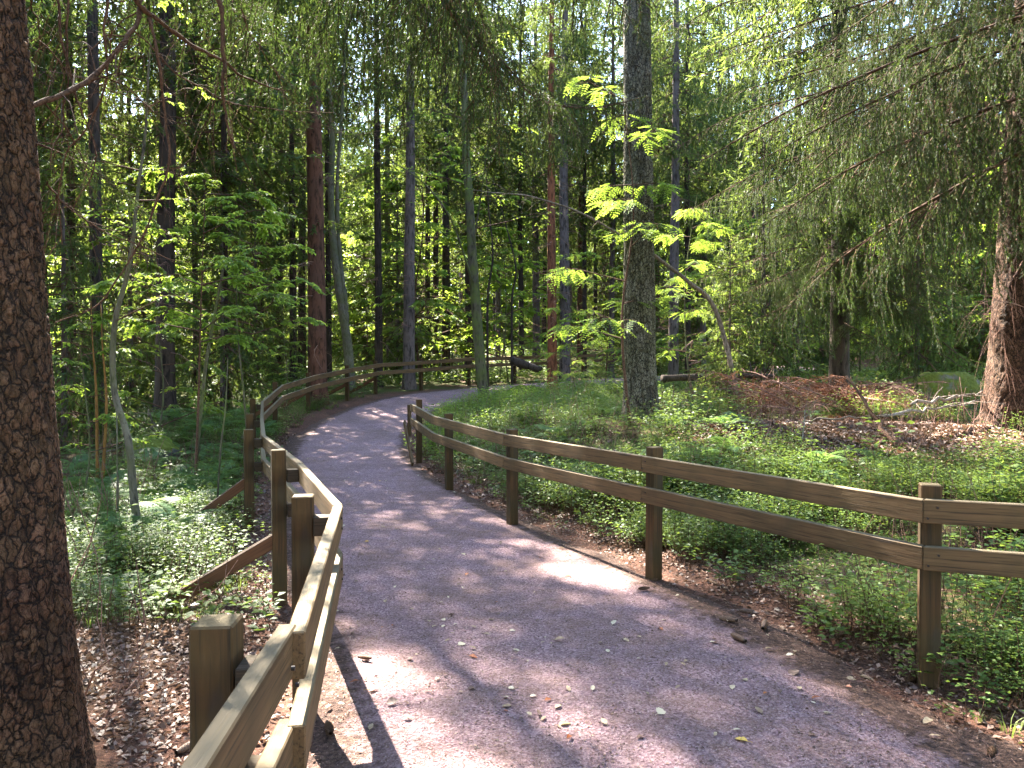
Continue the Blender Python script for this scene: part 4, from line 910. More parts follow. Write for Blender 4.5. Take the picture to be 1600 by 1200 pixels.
for a, b, v, lab in [(-120, 12, 3, 'shade spruce added just outside the picture beyond the big near trunk'), (-30, 16.5, 3, 'shade spruce added out of sight behind the big near trunk'), (30, 20.5, 1, 'dark shade spruce added past the big near trunk'), (70, 24.5, 3, 'shade spruce added further behind the big near trunk'), (-60, 27, 3, 'shade spruce added far behind the big near trunk'), (-260, 9, 3, 'shade spruce added outside the view beside the fern hollow'), (-170, 18, 3, 'shade spruce added outside the view behind the fern hollow'), (112, 22, 3, 'dark shade spruce added left of the stout black trunk'), (355, 25.5, 3, 'dark slender shade spruce added behind the leafy sapling of the fence bend'), (205, 26, 1, 'dark shade spruce added between stout black and slim black trunks')]:
    spruce(a, b, rp.uniform(.2, .32), 'bark_dark', v, lab)  # extra spruces added on the sun side to shade the path
# the wood goes on beside and behind the viewpoint
cnt = 0
while cnt < 120:
    th = rp.uniform(42, 318); rr = 4.5 + 30 * rp.random() ** .7
    x, y = rr * math.sin(math.radians(th)), rr * math.cos(math.radians(th))
    if not free(x, y, 1.6): continue
    if 318 > th > 285 and rp.random() < .3: continue
    spruce(x, y, rp.uniform(.22, .45), ['bark_dark', 'bark_grey', 'bark_red'][int(rp.integers(0, 3))], [3, 3, 1, 0][int(rp.integers(0, 4))], 'spruce of the surrounding wood outside the view', 'spruces around the viewpoint', is_px=False, dead=False); cnt += 1
cnt = 0
while cnt < 90:
    th = rp.uniform(-42, 42); rr = rp.uniform(27, 80); x, y = rr * math.sin(math.radians(th)), rr * math.cos(math.radians(th))
    if not free(x, y, 2.0): continue
    young(x, y, int(rp.integers(0, 3)), rp.uniform(4, 12), 'young spruce among the trunks of the deep forest', 'young spruces of the deep forest'); cnt += 1
cnt = 0
while cnt < 190:
    th = rp.uniform(-40, 40); rr = rp.uniform(25, 80); x, y = rr * math.sin(math.radians(th)), rr * math.cos(math.radians(th))
    if not free(x, y, 2.0): continue
    sapling(x, y, int(rp.integers(0, 3)), rp.uniform(4, 11), 'leafy young tree among the trunks of the deep forest', 'leafy trees of the deep forest', ['broad', 'rowan', 'broad'][cnt % 3]); cnt += 1

# ------------------------------------------------------------------ undergrowth
def tile(mb, base_list, X_, Y_, Zz, seed, smin, smax, tj=.25):
    r = rng(seed)
    cat = [(np.concatenate(b.V), b.F, b.M, np.concatenate(b.T)) for b in base_list]
    which = r.integers(0, len(cat), len(X_))
    for w, (V, Fs, Ms, T) in enumerate(cat):
        k = np.flatnonzero(which == w); n = len(k)
        if not n: continue
        fld = fbm(X_[k] * .9, Y_[k] * .9, None, seed + 70, 3); a = r.uniform(0, 2 * np.pi, n); s = r.uniform(smin, smax, n) * np.clip(1 + 1.1 * fld, .45, 1.7); c, q = np.cos(a) * s, np.sin(a) * s; o = np.zeros(n)
        Rm = np.stack([np.stack([c, -q, o], -1), np.stack([q, c, o], -1), np.stack([o, o, s], -1)], 1)
        VV = np.einsum('nij,vj->nvi', Rm, V) + np.stack([X_[k], Y_[k], Zz[k]], -1)[:, None]
        b0 = mb.n; m = len(V); mb.V.append(VV.reshape(-1, 3)); mb.T.append(np.clip(T[None] + r.uniform(-tj, tj, (n, 1)) + .45 * fbm(X_[k] * .7 + 9, Y_[k] * .7, None, seed + 90, 3)[:, None], 0, 1).ravel()); mb.n += n * m
        for F, Mm in zip(Fs, Ms):
            mb.F.append((F[None] + (np.arange(n) * m)[:, None, None]).reshape(-1, F.shape[1]) + b0); mb.M.append(np.tile(Mm, n))
    return mb
def scatter_stuff(name, bases, mats, X_, Y_, Zz, seed, smin, smax):
    """ground cover: clumps instanced on points by geometry nodes, one uncountable thing"""
    r = rng(seed); n = len(X_); me = bpy.data.meshes.new(name); me.vertices.add(n); me.vertices.foreach_set('co', np.stack([X_, Y_, Zz], 1).ravel().astype(np.float32))
    fld = fbm(X_ * .9, Y_ * .9, None, seed + 70, 3)
    for nm, ty, v in (('scl', 'FLOAT', r.uniform(smin, smax, n) * np.clip(1 + .9 * fld, .45, 1.35)), ('ang', 'FLOAT', r.uniform(0, 6.283, n)), ('idx', 'INT', r.integers(0, len(bases), n))):
        at_ = me.attributes.new(nm, ty, 'POINT'); at_.data.foreach_set('value', v.astype(np.int32 if ty == 'INT' else np.float32))
    g = bpy.data.node_groups.new(name, 'GeometryNodeTree'); g.interface.new_socket('Geometry', in_out='INPUT', socket_type='NodeSocketGeometry'); g.interface.new_socket('Geometry', in_out='OUTPUT', socket_type='NodeSocketGeometry')
    N = g.nodes; Lk = g.links; gi = N.new('NodeGroupInput'); go = N.new('NodeGroupOutput'); ip = N.new('GeometryNodeInstanceOnPoints'); jn = N.new('GeometryNodeJoinGeometry')
    for k, b in enumerate(bases):
        o = bpy.data.objects.new(name + '_clump', b.mesh(name + '_clump', mats)); oi = N.new('GeometryNodeObjectInfo'); oi.inputs['Object'].default_value = o; oi.inputs['As Instance'].default_value = True; Lk.new(oi.outputs['Geometry'], jn.inputs[0])
    def na(nm, ty): q = N.new('GeometryNodeInputNamedAttribute'); q.data_type = ty; q.inputs[0].default_value = nm; return [o for o in q.outputs if o.enabled and o.name == 'Attribute'][0]
    cx = N.new('ShaderNodeCombineXYZ'); Lk.new(na('ang', 'FLOAT'), cx.inputs[2])
    Lk.new(gi.outputs[0], ip.inputs['Points']); Lk.new(jn.outputs[0], ip.inputs['Instance']); ip.inputs['Pick Instance'].default_value = True
    Lk.new(na('idx', 'INT'), ip.inputs['Instance Index']); Lk.new(na('scl', 'FLOAT'), ip.inputs['Scale']); er = N.new('FunctionNodeEulerToRotation'); Lk.new(cx.outputs[0], er.inputs[0]); Lk.new(er.outputs[0], ip.inputs['Rotation'])
    Lk.new(ip.outputs[0], go.inputs[0])
    o = obj(name, me, kind='stuff'); md = o.modifiers.new('scatter', 'NODES'); md.node_group = g; return o
def bilberry_clump(seed, stems, per, leaf, h, wood=True, R=.16):
    r = rng(seed); mb = MB()
    for _ in range(stems):
        az = r.uniform(0, 6.28); rad = R * math.sqrt(r.random()); b = np.array([rad * math.cos(az), rad * math.sin(az), 0]); tip = b + [r.normal() * .05, r.normal() * .05, h * r.uniform(.55, 1.1)]
        if wood: V, F = tube1([b - [0, 0, .03], (b + tip) / 2 + r.normal(size=3) * .01, tip], .0022, .001, 3); mb.add(V, F, 0)
        az2 = r.uniform(0, 6.28, per); zf = r.uniform(.35, 1.05, per); out = np.stack([np.cos(az2), np.sin(az2), r.uniform(.0, .35, per)], 1)
        p = b + (tip - b) * zf[:, None] + out * r.uniform(.005, .085, (per, 1)) * (h / .25); up = nrm(np.array([0, 0, 1.]) + r.normal(size=(per, 3)) * .35)
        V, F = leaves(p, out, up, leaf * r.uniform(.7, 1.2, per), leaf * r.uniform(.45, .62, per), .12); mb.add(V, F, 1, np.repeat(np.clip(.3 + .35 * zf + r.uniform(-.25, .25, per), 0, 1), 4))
    return mb
def scatter(n, seed, rmin, rmax, amin, amax, pdmin, side=None, pat=None):
    r = rng(seed); th = np.radians(r.uniform(amin, amax, n)); rr = np.sqrt(r.uniform(rmin ** 2, rmax ** 2, n)); x, y = rr * np.sin(th), rr * np.cos(th)
    pd, sd = pathdist(x, y); m = pd > pdmin + r.uniform(0, .35, n)
    if side: m &= (sd == side)
    if pat is not None: m &= pat(x, y, r)
    for (tx, ty) in TREEPOS: m &= (x - tx) ** 2 + (y - ty) ** 2 > .16
    x, y = x[m], y[m]; return x, y, gz(x, y)
patchy = lambda s, f, lo, soft=.25: (lambda x, y, r: fbm(x * f, y * f, None, s, 3) + r.uniform(-soft, soft, len(x)) > lo)
WM = [M['twig'], M['bilberry']]
def bare_spots(x, y):     # bare leaf litter near the foot of the near spruce and under the brush
    return ~((x < -.6) & (y < 4.4)) & ~((np.hypot((x - 4.5) / 2.1, (y - 9.8) / 1.7) < 1)) & ~((x > 3.2) & (y > 6.6) & (np.hypot((x - 7) / 2.4, (y - 8.8) / .9) < 1))
pt1 = lambda x, y, r: bare_spots(x, y) & (fbm(x * .55, y * .55, None, 61, 3) + .95 * fbm(x * 1.5, y * 1.5, None, 66, 2) + .28 * ((y > 5.5) & (y < 14) & (x < 2)) + r.uniform(-.22, .22, len(x)) > -.12)
B0 = [bilberry_clump(400 + k, 6 + k, 22, .022 + .004 * k, .24 + .05 * k) for k in range(5)]; B1 = [bilberry_clump(410 + k, 6, 14, .030 + .006 * k, .26 + .05 * k, False, .2) for k in range(5)]; B2 = [bilberry_clump(420 + k, 5, 7, .10, .38, False, .38) for k in range(3)]
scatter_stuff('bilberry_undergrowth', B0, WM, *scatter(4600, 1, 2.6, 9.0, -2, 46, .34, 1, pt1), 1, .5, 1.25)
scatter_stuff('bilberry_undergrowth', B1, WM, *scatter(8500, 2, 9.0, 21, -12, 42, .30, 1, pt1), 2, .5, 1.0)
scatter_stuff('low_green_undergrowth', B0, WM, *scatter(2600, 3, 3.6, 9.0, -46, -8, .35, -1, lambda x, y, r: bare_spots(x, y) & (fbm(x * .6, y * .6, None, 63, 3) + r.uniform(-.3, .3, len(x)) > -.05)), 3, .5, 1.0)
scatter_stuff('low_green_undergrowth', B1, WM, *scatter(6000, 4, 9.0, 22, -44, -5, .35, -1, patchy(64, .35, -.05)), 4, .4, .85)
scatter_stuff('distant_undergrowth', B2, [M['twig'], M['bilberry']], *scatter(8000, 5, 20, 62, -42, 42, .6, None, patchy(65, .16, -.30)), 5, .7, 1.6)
H0 = [bilberry_clump(440 + k, 4, 9, .024 + .006 * k, .15, True, .10) for k in range(4)]
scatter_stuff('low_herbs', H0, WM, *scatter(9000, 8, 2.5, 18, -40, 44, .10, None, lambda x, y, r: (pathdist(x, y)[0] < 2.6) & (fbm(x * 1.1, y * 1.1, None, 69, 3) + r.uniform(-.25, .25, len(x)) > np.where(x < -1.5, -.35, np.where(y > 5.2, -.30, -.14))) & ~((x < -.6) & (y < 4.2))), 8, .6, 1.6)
TH = [bilberry_clump(450 + k, 4 + k, 8, .060 + .012 * k, .34 + .05 * k, True, .16) for k in range(3)]
scatter_stuff('tall_herbs', TH, WM, *scatter(900, 9, 3.2, 20, -42, 44, .5, None, lambda x, y, r: bare_spots(x, y) & (fbm(x * .8, y * .8, None, 73, 3) + r.uniform(-.3, .3, len(x)) > .05)), 9, .5, 1.2)
DS = [MB() for _ in range(3)]
for k, b in enumerate(DS):
    rk = rng(460 + k); n_ = 7; p0 = rk.normal(size=(n_, 3)) * [.12, .12, 0]; p2 = p0 + rk.normal(size=(n_, 3)) * [.12, .12, 0] + np.stack([0 * p0[:, 0], 0 * p0[:, 0], rk.uniform(.15, .5, n_)], 1)
    V, F = tubes(np.stack([p0, (p0 + p2) / 2 + rk.normal(size=(n_, 3)) * .03, p2], 1), np.array([[.0035, .0028, .0015]]) * np.ones((n_, 1)), 3); b.add(V, F)
scatter_stuff('dead_stems', DS, [M['twig_dry']], *scatter(700, 10, 3, 18, -42, 44, .3), 10, .6, 1.3)
# glowing light shrubs at the inner bend of the path
r = rng(91); n = 150; x = r.uniform(-1.75, .6, n); y = 15.2 + r.uniform(-2.2, 4.6, n) + (x + 1) * .9; pd, sd = pathdist(x, y); m = (pd > .12) & (sd > 0); x, y = x[m], y[m]
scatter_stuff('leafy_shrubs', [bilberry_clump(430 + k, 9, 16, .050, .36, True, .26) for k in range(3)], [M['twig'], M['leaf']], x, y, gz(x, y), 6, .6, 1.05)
# grass along the path edges
def tuft(seed, n, h):
    r = rng(seed); a = r.uniform(0, 6.28, n); out = np.stack([np.cos(a), np.sin(a), np.zeros(n)], 1); b = out * r.uniform(0, .05, (n, 1)); hh = h * r.uniform(.5, 1.1, (n, 1)); w = np.stack([-np.sin(a), np.cos(a), np.zeros(n)], 1) * .0018
    k1 = b + out * hh * .2 + [0, 0, 1] * hh * .6; k2 = b + out * hh * .62 + [0, 0, 1] * hh * .86
    V = np.stack([b - w, b + w, k1 + w, k1 - w, k2], 1).reshape(-1, 3); i = np.arange(n)[:, None] * 5
    mb = MB(); mb.add(V, i + np.array([0, 1, 2, 3]), 0, np.clip(np.repeat(r.uniform(.2, .8, n), 5), 0, 1)); mb.F.append(i + np.array([3, 2, 4])); mb.M.append(np.zeros(n)); return mb
TU = [tuft(500 + k, 22, .11) for k in range(4)]
scatter_stuff('grass', TU, M['grass'], *scatter(7000, 7, 3, 22, -30, 40, .16, None, lambda x, y, r: (pathdist(x, y)[0] < 1.2) & (fbm(x * .8, y * .8, None, 67, 3) + r.uniform(-.25, .25, len(x)) > .08) & bare_spots(x, y)), 7, .5, 1.3)
# ------------------------------------------------------------------ ferns
def frond_mesh(seed, L, np_=15):
    r = rng(seed); t = np.linspace(0, 1, 12); P = np.stack([L * t * .92, .05 * L * np.sin(t * 3 + seed), L * (.75 * t - .78 * t * t)], 1); mb = MB()
    V, F = tubes(P[None], np.linspace(.004, .001, 12)[None], 3); mb.add(V, F, 0, .3)
    u = np.repeat(np.linspace(.2, .985, np_), 2); sd = np.tile([1., -1.], np_)[:, None]; p = np.stack([np.interp(u, t, P[:, k]) for k in range(3)], 1); T = nrm(np.stack([np.interp(u, t, np.gradient(P[:, k])) for k in range(3)], 1))
    S = nrm(np.cross(T, [0, 0, 1.])) * sd; N = np.cross(S * sd, T); D = nrm(T * .38 + S + np.array([0, 0, -.12])); pl = L * .36 * np.minimum(1, (1 - u) * 1.35 + .03) * np.minimum(1, .45 + (u - .2) * 2.4) * r.uniform(.9, 1.08, len(u))
    m = 7; w = np.linspace(.12, .98, m)
    for s2 in (-1, 1):
        q = (p[:, None] + D[:, None] * (pl[:, None] * w)[..., None] - np.array([0, 0, 1.]) * (pl[:, None] * w * w * .12)[..., None]).reshape(-1, 3); E = nrm(np.cross(N, D)) * s2
        dd = nrm((D * .55 + E)[:, None] + np.zeros((1, m, 1))).reshape(-1, 3); ll = (pl[:, None] * .26 * (1.05 - w)[None] + .004).ravel()
        V, F = leaves(q, dd, np.repeat(N, m, 0), ll, ll * .62 + .004, .05); mb.add(V, F, 0, np.clip(np.repeat(.5 + r.uniform(-.2, .2, len(q)), 4), 0, 1))
    return mb.mesh('frond', M['fern'])
FR = [frond_mesh(600 + k, .62) for k in range(5)]; rf_ = rng(808)
def fern(x, y, s, label, group=None):
    o = thing('fern', label, 'fern', (x, y, g1(x, y) + .02), (0, 0, rf_.uniform(0, 6.28)), s, group); n = int(rf_.integers(6, 10))
    for k in range(n):
        f = obj('frond', FR[int(rf_.integers(0, 5))], o, loc=(0, 0, .06), rot=(rf_.uniform(-.15, .15), rf_.uniform(-.45, .10), k / n * 6.28 + rf_.uniform(-.3, .3)), sc=rf_.uniform(.75, 1.15))
for px, py, s, lab in [(150, 858, 1.0, 'pale sunlit fern close to the big near trunk, nearest of the hollow'), (255, 800, 1.1, 'large fern beside the foot of the crooked pale sapling'), (345, 760, .9, 'fern just outside the left fence behind its slanted brace'), (1015, 760, .75, 'blue green fern peeping over the inner fence near the old birch'), (1110, 735, .8, 'fern fanning out over the inner fence past the birch foot'), (190, 940, .6, 'small fern in the litter in front of the fern hollow')]:
    p = onground(px, py); fern(p[0], p[1], s, lab)
cnt = 0
while cnt < 70:
    px, py = rf_.uniform(110, 420), rf_.uniform(655, 860); p = onground(px, py)
    if pathdist([p[0]], [p[1]])[0][0] < .55: continue
    fern(p[0], p[1], rf_.uniform(.65, 1.15), 'green fern in the dense fern hollow outside the left fence', 'ferns of the hollow'); cnt += 1
cnt = 0
while cnt < 38:
    px, py = rf_.uniform(660, 1400), rf_.uniform(615, 780); p = onground(px, py)
    pd, sd = pathdist([p[0]], [p[1]])
    if pd[0] < .45 or sd[0] < 0: continue
    fern(p[0], p[1], rf_.uniform(.45, .85), 'fern among the bilberries behind the inner fence', 'ferns behind the inner fence'); cnt += 1

# ------------------------------------------------------------------ litter
def litter(n, seed, x, y, z, size, mat_tint=(.05, .95), lift=.012):
    r = rng(seed); n = len(x); mb = MB(); up = nrm(np.array([0, 0, 1.]) + r.normal(size=(n, 3)) * .38); D = rand_unit(r, n); D[:, 2] *= .15; D = nrm(D - up * (D * up).sum(1, keepdims=True))
    l = size * r.uniform(.5, 1.3, n); V, F = leaves(np.stack([x, y, z + lift * r.random(n)], 1), D, up, l, l * r.uniform(.4, .75, n), r.choice([-.25, .2, .3])); mb.add(V, F, 0, np.repeat(r.uniform(*mat_tint, n), 4)); return mb
x, y, z = scatter(150000, 21, 1.6, 8.5, -50, 50, .0, None, lambda x, y, r: np.maximum(~bare_spots(x, y) * .75, np.exp(-np.clip(pathdist(x, y)[0], 0, 9) / .8)) > r.random(len(x)))
obj('leaf_litter', litter(0, 22, x, y, z, .034).mesh('leaf_litter', M['litter']), kind='stuff')
x, y, z = scatter(260000, 23, 8, 16, -40, 44, .0, None, lambda x, y, r: np.maximum(~bare_spots(x, y) * .9, .35 * np.exp(-np.clip(pathdist(x, y)[0], 0, 9) / 1.2)) > r.random(len(x)))
obj('leaf_litter', litter(0, 24, x, y, z, .06).mesh('leaf_litter_mid', M['litter']), kind='stuff')
def sticks(seed, x, y, z, lmin, lmax, rad, mat):
    r = rng(seed); n = len(x); D = rand_unit(r, n); D[:, 2] *= .12; D = nrm(D); l = r.uniform(lmin, lmax, (n, 1)); p = np.stack([x, y, z + rad * 1.2], 1); bend = rand_unit(r, n) * l * .06; bend[:, 2] = np.abs(bend[:, 2])
    V, F = tubes(np.stack([p - D * l / 2, p + bend, p + D * l / 2], 1), np.array([[1., .9, .5]]) * rad * r.uniform(.6, 1.3, (n, 1)), 3); return MB().add(V, F, 0, np.repeat(r.random(n), 9))
x, y, z = scatter(30000, 25, 1.4, 7.5, -52, 52, -.25, None, lambda x, y, r: np.maximum(~bare_spots(x, y) * .8, np.exp(-np.abs(pathdist(x, y)[0]) / .6)) > r.random(len(x)))
z = np.maximum(z, base_z(y) + np.where(pathdist(x, y)[0] < .1, .022, -9))
obj('needle_litter', sticks(26, x, y, z, .02, .07, .0012, M['twig_dry']).mesh('needle_litter', M['twig_dry']), kind='stuff')
x, y, z = scatter(240, 27, 1.8, 9, -50, 48, .1, None, lambda x, y, r: pathdist(x, y)[0] < 2.5)
obj('twig_litter', sticks(28, x, y, z, .15, .5, .004, M['twig']).mesh('twig_litter', M['twig']), kind='stuff')
# crumbs of gravel and bark lying on the path
r = rng(29); n = 26000; yy = r.uniform(.9, 1.0, n) * 0 + 1.1 + 8.5 * r.random(n) ** 1.6; tt = r.random(n)
il = np.interp(yy, _l3[:, 1], _l3[:, 0]); ir = np.interp(yy, _r3[:, 1], _r3[:, 0]); xx = il - .1 + (ir - il + .2) * tt
zz = base_z(yy) + .012 * fbm(xx * 1.1, yy * 1.1, None, 31, 3) + .021
mb = MB(); D = rand_unit(r, n); D[:, 2] *= .1; D = nrm(D); up = nrm(np.array([0, 0, 1.]) + r.normal(size=(n, 3)) * .3); l = r.uniform(.006, .018, n)
V, F = leaves(np.stack([xx, yy, zz], 1), D, up, l, l * r.uniform(.3, .8, n), .3); mb.add(V, F, 0, np.repeat(r.random(n) ** 1.3, 4))
obj('path_crumbs', mb.mesh('path_crumbs', M['litter']), kind='stuff')

# ------------------------------------------------------------------ far-off wood closing the view
def far_bush(seed, n, h, R, leaf):
    r = rng(seed); mb = MB(); z = h * r.random(n) ** .8; w = R * np.sqrt(np.clip(1.05 - (z / h), .05, 1)) * (.5 + .5 * r.random(n)); a = r.uniform(0, 6.28, n)
    a = np.round(a * 1.6 + z * 1.1) / 1.6 - z * .7 + r.normal(size=n) * .28
    p = np.stack([w * np.cos(a), w * np.sin(a), z], 1); up = nrm(np.array([0, 0, 1.]) + r.normal(size=(n, 3)) * .5); D = rand_unit(r, n); D[:, 2] = -np.abs(D[:, 2]) * .6
    V, F = leaves(p, D, up, leaf * r.uniform(.6, 1.3, n), leaf * .5 * r.uniform(.7, 1.2, n)); mb.add(V, F, 1, np.repeat(r.uniform(.2, .85, n), 4)); return mb
r = rng(555); n = 900; th = np.radians(r.uniform(-44, 44, n)); rr = r.uniform(58, 105, n); x, y = rr * np.sin(th), rr * np.cos(th)
scatter_stuff('far_wood', [far_bush(556 + k, 420, 7.5, 2.3, .30) for k in range(4)], [M['twig'], M['leaf']], x, y, gz(x, y), 7, .7, 2.3)

# ------------------------------------------------------------------ rocks, logs, brush
def rock_mesh(name, seed, sx, sy, sz, mat, n=40):
    u, v = np.meshgrid(np.linspace(0, np.pi, n), np.arange(n * 2) / (n * 2) * 2 * np.pi, indexing='ij'); d = np.stack([np.sin(u) * np.cos(v), np.sin(u) * np.sin(v), np.cos(u)], -1)
    q = 1 + .22 * fbm(d[..., 0] * 1.6, d[..., 1] * 1.6, d[..., 2] * 1.6, seed, 3) + .05 * fbm(d[..., 0] * 7, d[..., 1] * 7, d[..., 2] * 7, seed + 1, 3)
    d = np.sign(d) * np.abs(d) ** .8; V = (d * q[..., None] * np.array([sx, sy, sz])).reshape(-1, 3); m = 2 * n
    i = np.arange(n - 1)[:, None] * m; j = np.arange(m)[None]; F = np.stack([i + j, i + m + j, i + m + (j + 1) % m, i + (j + 1) % m], -1).reshape(-1, 4)
    return MB().add(V, F).mesh(name, mat, True)
def rock(px, py, d, seed, sx, sy, sz, label, mat='rock', cat='rock', name='rock'):
    x = X(px, d); z = g1(x, d); o = obj(name, rock_mesh(name, seed, sx, sy, sz, M[mat]), None, (x, d, z + sz * .25)); tag(o, label, cat); return o
rock(1478, 590, 12.6, 701, .66, .5, .62, 'big boulder under thick yellow green moss near the big edge spruce')
rock(1410, 620, 12.2, 702, .38, .3, .30, 'low mossy stone beside the big moss covered boulder')
rock(235, 655, 12.5, 703, .42, .35, .30, 'dark bare boulder in the fern hollow below the slim black spruce')
rock(135, 712, 9.8, 704, .42, .40, .16, 'flat cushion of bright yellow moss close to the big near trunk', 'moss', 'moss mound', 'moss_mound')
rock(820, 590, 20.8, 705, .6, .4, .28, 'grey stone with moss beneath the dark log by the far path')
rock(1290, 695, 7.9, 706, .34, .2, .09, 'long low moss hump in front of the heap of dead branches', 'moss', 'moss mound', 'moss_mound')
def log(name, label, cat, a, b, r0, r1, mat, twigs=0, seed=1):
    A = np.array(a); B = np.array(b); o = thing(name, label, cat, tuple(A)); r = rng(seed); K = 12; P = A + (B - A) * np.linspace(0, 1, K)[:, None]; P[1:-1] += r.normal(size=(K - 2, 3)) * .012 * np.linalg.norm(B - A)
    mb = MB(); V, F = tubes((P - A)[None], np.linspace(r0, r1, K)[None] * (1 + .07 * r.normal(size=(1, K))), 9); mb.add(V, F); n9 = 9
    mb.F.append(np.array([list(range(8, -1, -1))])); mb.M.append(np.zeros(1)); mb.F.append(np.array([[(K - 1) * 9 + q for q in range(9)]])); mb.M.append(np.zeros(1))
    obj('stem', mb.mesh('log', M[mat], True), o)
    if twigs:
        k = r.integers(1, K - 1, twigs); d = nrm((B - A) / np.linalg.norm(B - A) * .5 + rand_unit(r, twigs) * .9 + [0, 0, .25]); l = r.uniform(.1, .5, (twigs, 1)); Q = np.stack([P[k], P[k] + d * l * .55, P[k] + d * l - np.array([0, 0, .12]) * l], 1) - A
        V, F = tubes(Q, np.array([[.4, .28, .15]]) * r1 * np.ones((twigs, 1)) + .0015, 4); obj('side_twigs', MB().add(V, F).mesh('side_twigs', M[mat]), o, kind='stuff')
    return o
def gp(px, py, up=0.0): p = onground(px, py); return (p[0], p[1], p[2] + up)
def dp(px, py, d): return tuple(at(px, py, d))
log('fallen_log', 'dark mossy log lying on the stone by the far path', 'log', dp(800, 563, 20.8), dp(845, 578, 20.4), .12, .10, 'bark_dark')
log('fallen_log', 'long dark fallen trunk lying behind the old birch foot', 'log', dp(1035, 592, 16), dp(1210, 587, 16.5), .08, .05, 'bark_dark', 10)
log('fallen_branch', 'thick dead stick poking out of the brush heap towards the fence', 'branch', gp(1402, 702), dp(1322, 588, 9.6), .035, .014, 'twig', 8, 3)
log('fallen_branch', 'pale crooked branch between brush heap and mossy boulder, the upper one', 'branch', dp(1424, 632, 9.6), dp(1535, 612, 10.4), .022, .012, 'deadwood', 6, 4)
log('fallen_branch', 'pale branch leaning over the brush heap towards the big edge spruce, the lower one', 'branch', dp(1380, 650, 9.2), dp(1530, 625, 10.2), .020, .010, 'deadwood', 8, 5)
log('fallen_branch', 'thin bleached branch lying across the front of the brush heap', 'branch', gp(1255, 668, .1), dp(1390, 650, 9.2), .014, .007, 'deadwood', 10, 6)
log('fallen_branch', 'short pale stick sticking up before the brush heap', 'branch', gp(1254, 690), dp(1258, 640, 9.4), .012, .006, 'deadwood', 4, 7)
log('fallen_branch', 'dead red brown branch rising behind the leaning grey pole foot', 'branch', gp(1100, 600), dp(1068, 545, 13.2), .025, .012, 'twig_dry', 6, 8)
log('fallen_branch', 'bleached stick lying in the fern hollow beside the dark boulder', 'branch', gp(245, 690, .05), dp(232, 640, 11.6), .02, .010, 'deadwood', 5, 9)
log('fallen_branch', 'long thin stick lying in the ferns by the crooked pale sapling', 'branch', gp(120, 735, .15), gp(225, 700, .2), .012, .006, 'deadwood', 8, 10)
M['needle_dead'] = foliage_mat('dead_brown_needles', (.07, .028, .018), (.19, .078, .046), (.32, .16, .105), (.30, .12, .05), .2, .7, .15)
p = onground(1295, 652); bp = thing('brush_heap', 'heap of dead red brown spruce branches on the floor before the mossy boulder', 'brush heap', (p[0], p[1], p[2]))
DB = [spruce_branch(MB(), [(0, 0, 0), (.5, .05, .12), (1.0, -.05, .16), (1.5, .1, .08)], 730 + k, .5, .35, 1, .016, 0, .055, True, dens=.7).mesh('dead_bough', [M['twig_dry'], M['needle_dead']]) for k in range(3)]
DBN = [spruce_branch(MB(), [(0, 0, 0), (.5, .05, .16), (1.0, -.05, .22), (1.5, .1, .18)], 740 + k, .55, .15, 1, .018, 1, .07, False).mesh('bare_bough', [M['twig_dry']]) for k in range(3)]
r = rng(750)
for k in range(72):
    qx, qy = r.normal() * .78, r.normal() * .45; s = r.uniform(.55, 1.15); obj('dead_bough' if k % 3 else 'bare_bough', (DB if k % 3 else DBN)[k % 3 if k % 3 < 3 else 0], bp, (qx, qy, g1(p[0] + qx, p[1] + qy) - p[2] + .55 * math.exp(-(qx / .9) ** 2 - (qy / .6) ** 2) * r.random() + .03), (r.uniform(-.4, .4), r.uniform(-.35, .1), r.uniform(0, 6.28)), s)

# ------------------------------------------------------------------ cones and fallen leaves
def cone_mesh():
    r = rng(770); L, R = .115, .0165; mb = MB(); V, F = tube1([(0, 0, 0), (L * .5, 0, 0), (L, 0, 0)], .010, .006, 8); V[:, 1:] *= (1 + .25 * np.sin(V[:, :1] / L * 3.1)); mb.add(V, F, 0, .05)
    for i in range(17):
        x = L * (.02 + .056 * i); rr = R * math.sin(math.pi * min(.97, (.12 + .86 * (x / L)) )) ** .55
        for j in range(9):
            a = (j + .5 * (i % 2)) / 9 * 6.283; o = np.array([0, math.cos(a), math.sin(a)]); t_ = np.array([0, -math.sin(a), math.cos(a)]); w = rr * .46; b = np.array([x, 0, 0]) + o * rr * .55; c = np.array([x + .010, 0, 0]) + o * rr; tip = np.array([x + .0165, 0, 0]) + o * rr * 1.02
            V = [b - t_ * w * .4, b + t_ * w * .4, c + t_ * w, tip, c - t_ * w]; tt = r.uniform(-.15, .15); mb.add(V, [(0, 1, 2, 4)], 0, np.clip(np.array([.1, .1, .6, .95, .6]) + tt, 0, 1)); mb.F.append(np.array([[4, 2, 3]]) + mb.n - 5); mb.M.append(np.zeros(1))
    return mb.mesh('spruce_cone', M['cone'])
CM = cone_mesh(); r = rng(771)
def surf(px, py):
    q = onground(px, py); pd = pathdist([q[0]], [q[1]])[0][0]; z = max(g1(q[0], q[1]), pz(q[0], q[1]) if pd < .05 else -9); return q[0], q[1], z
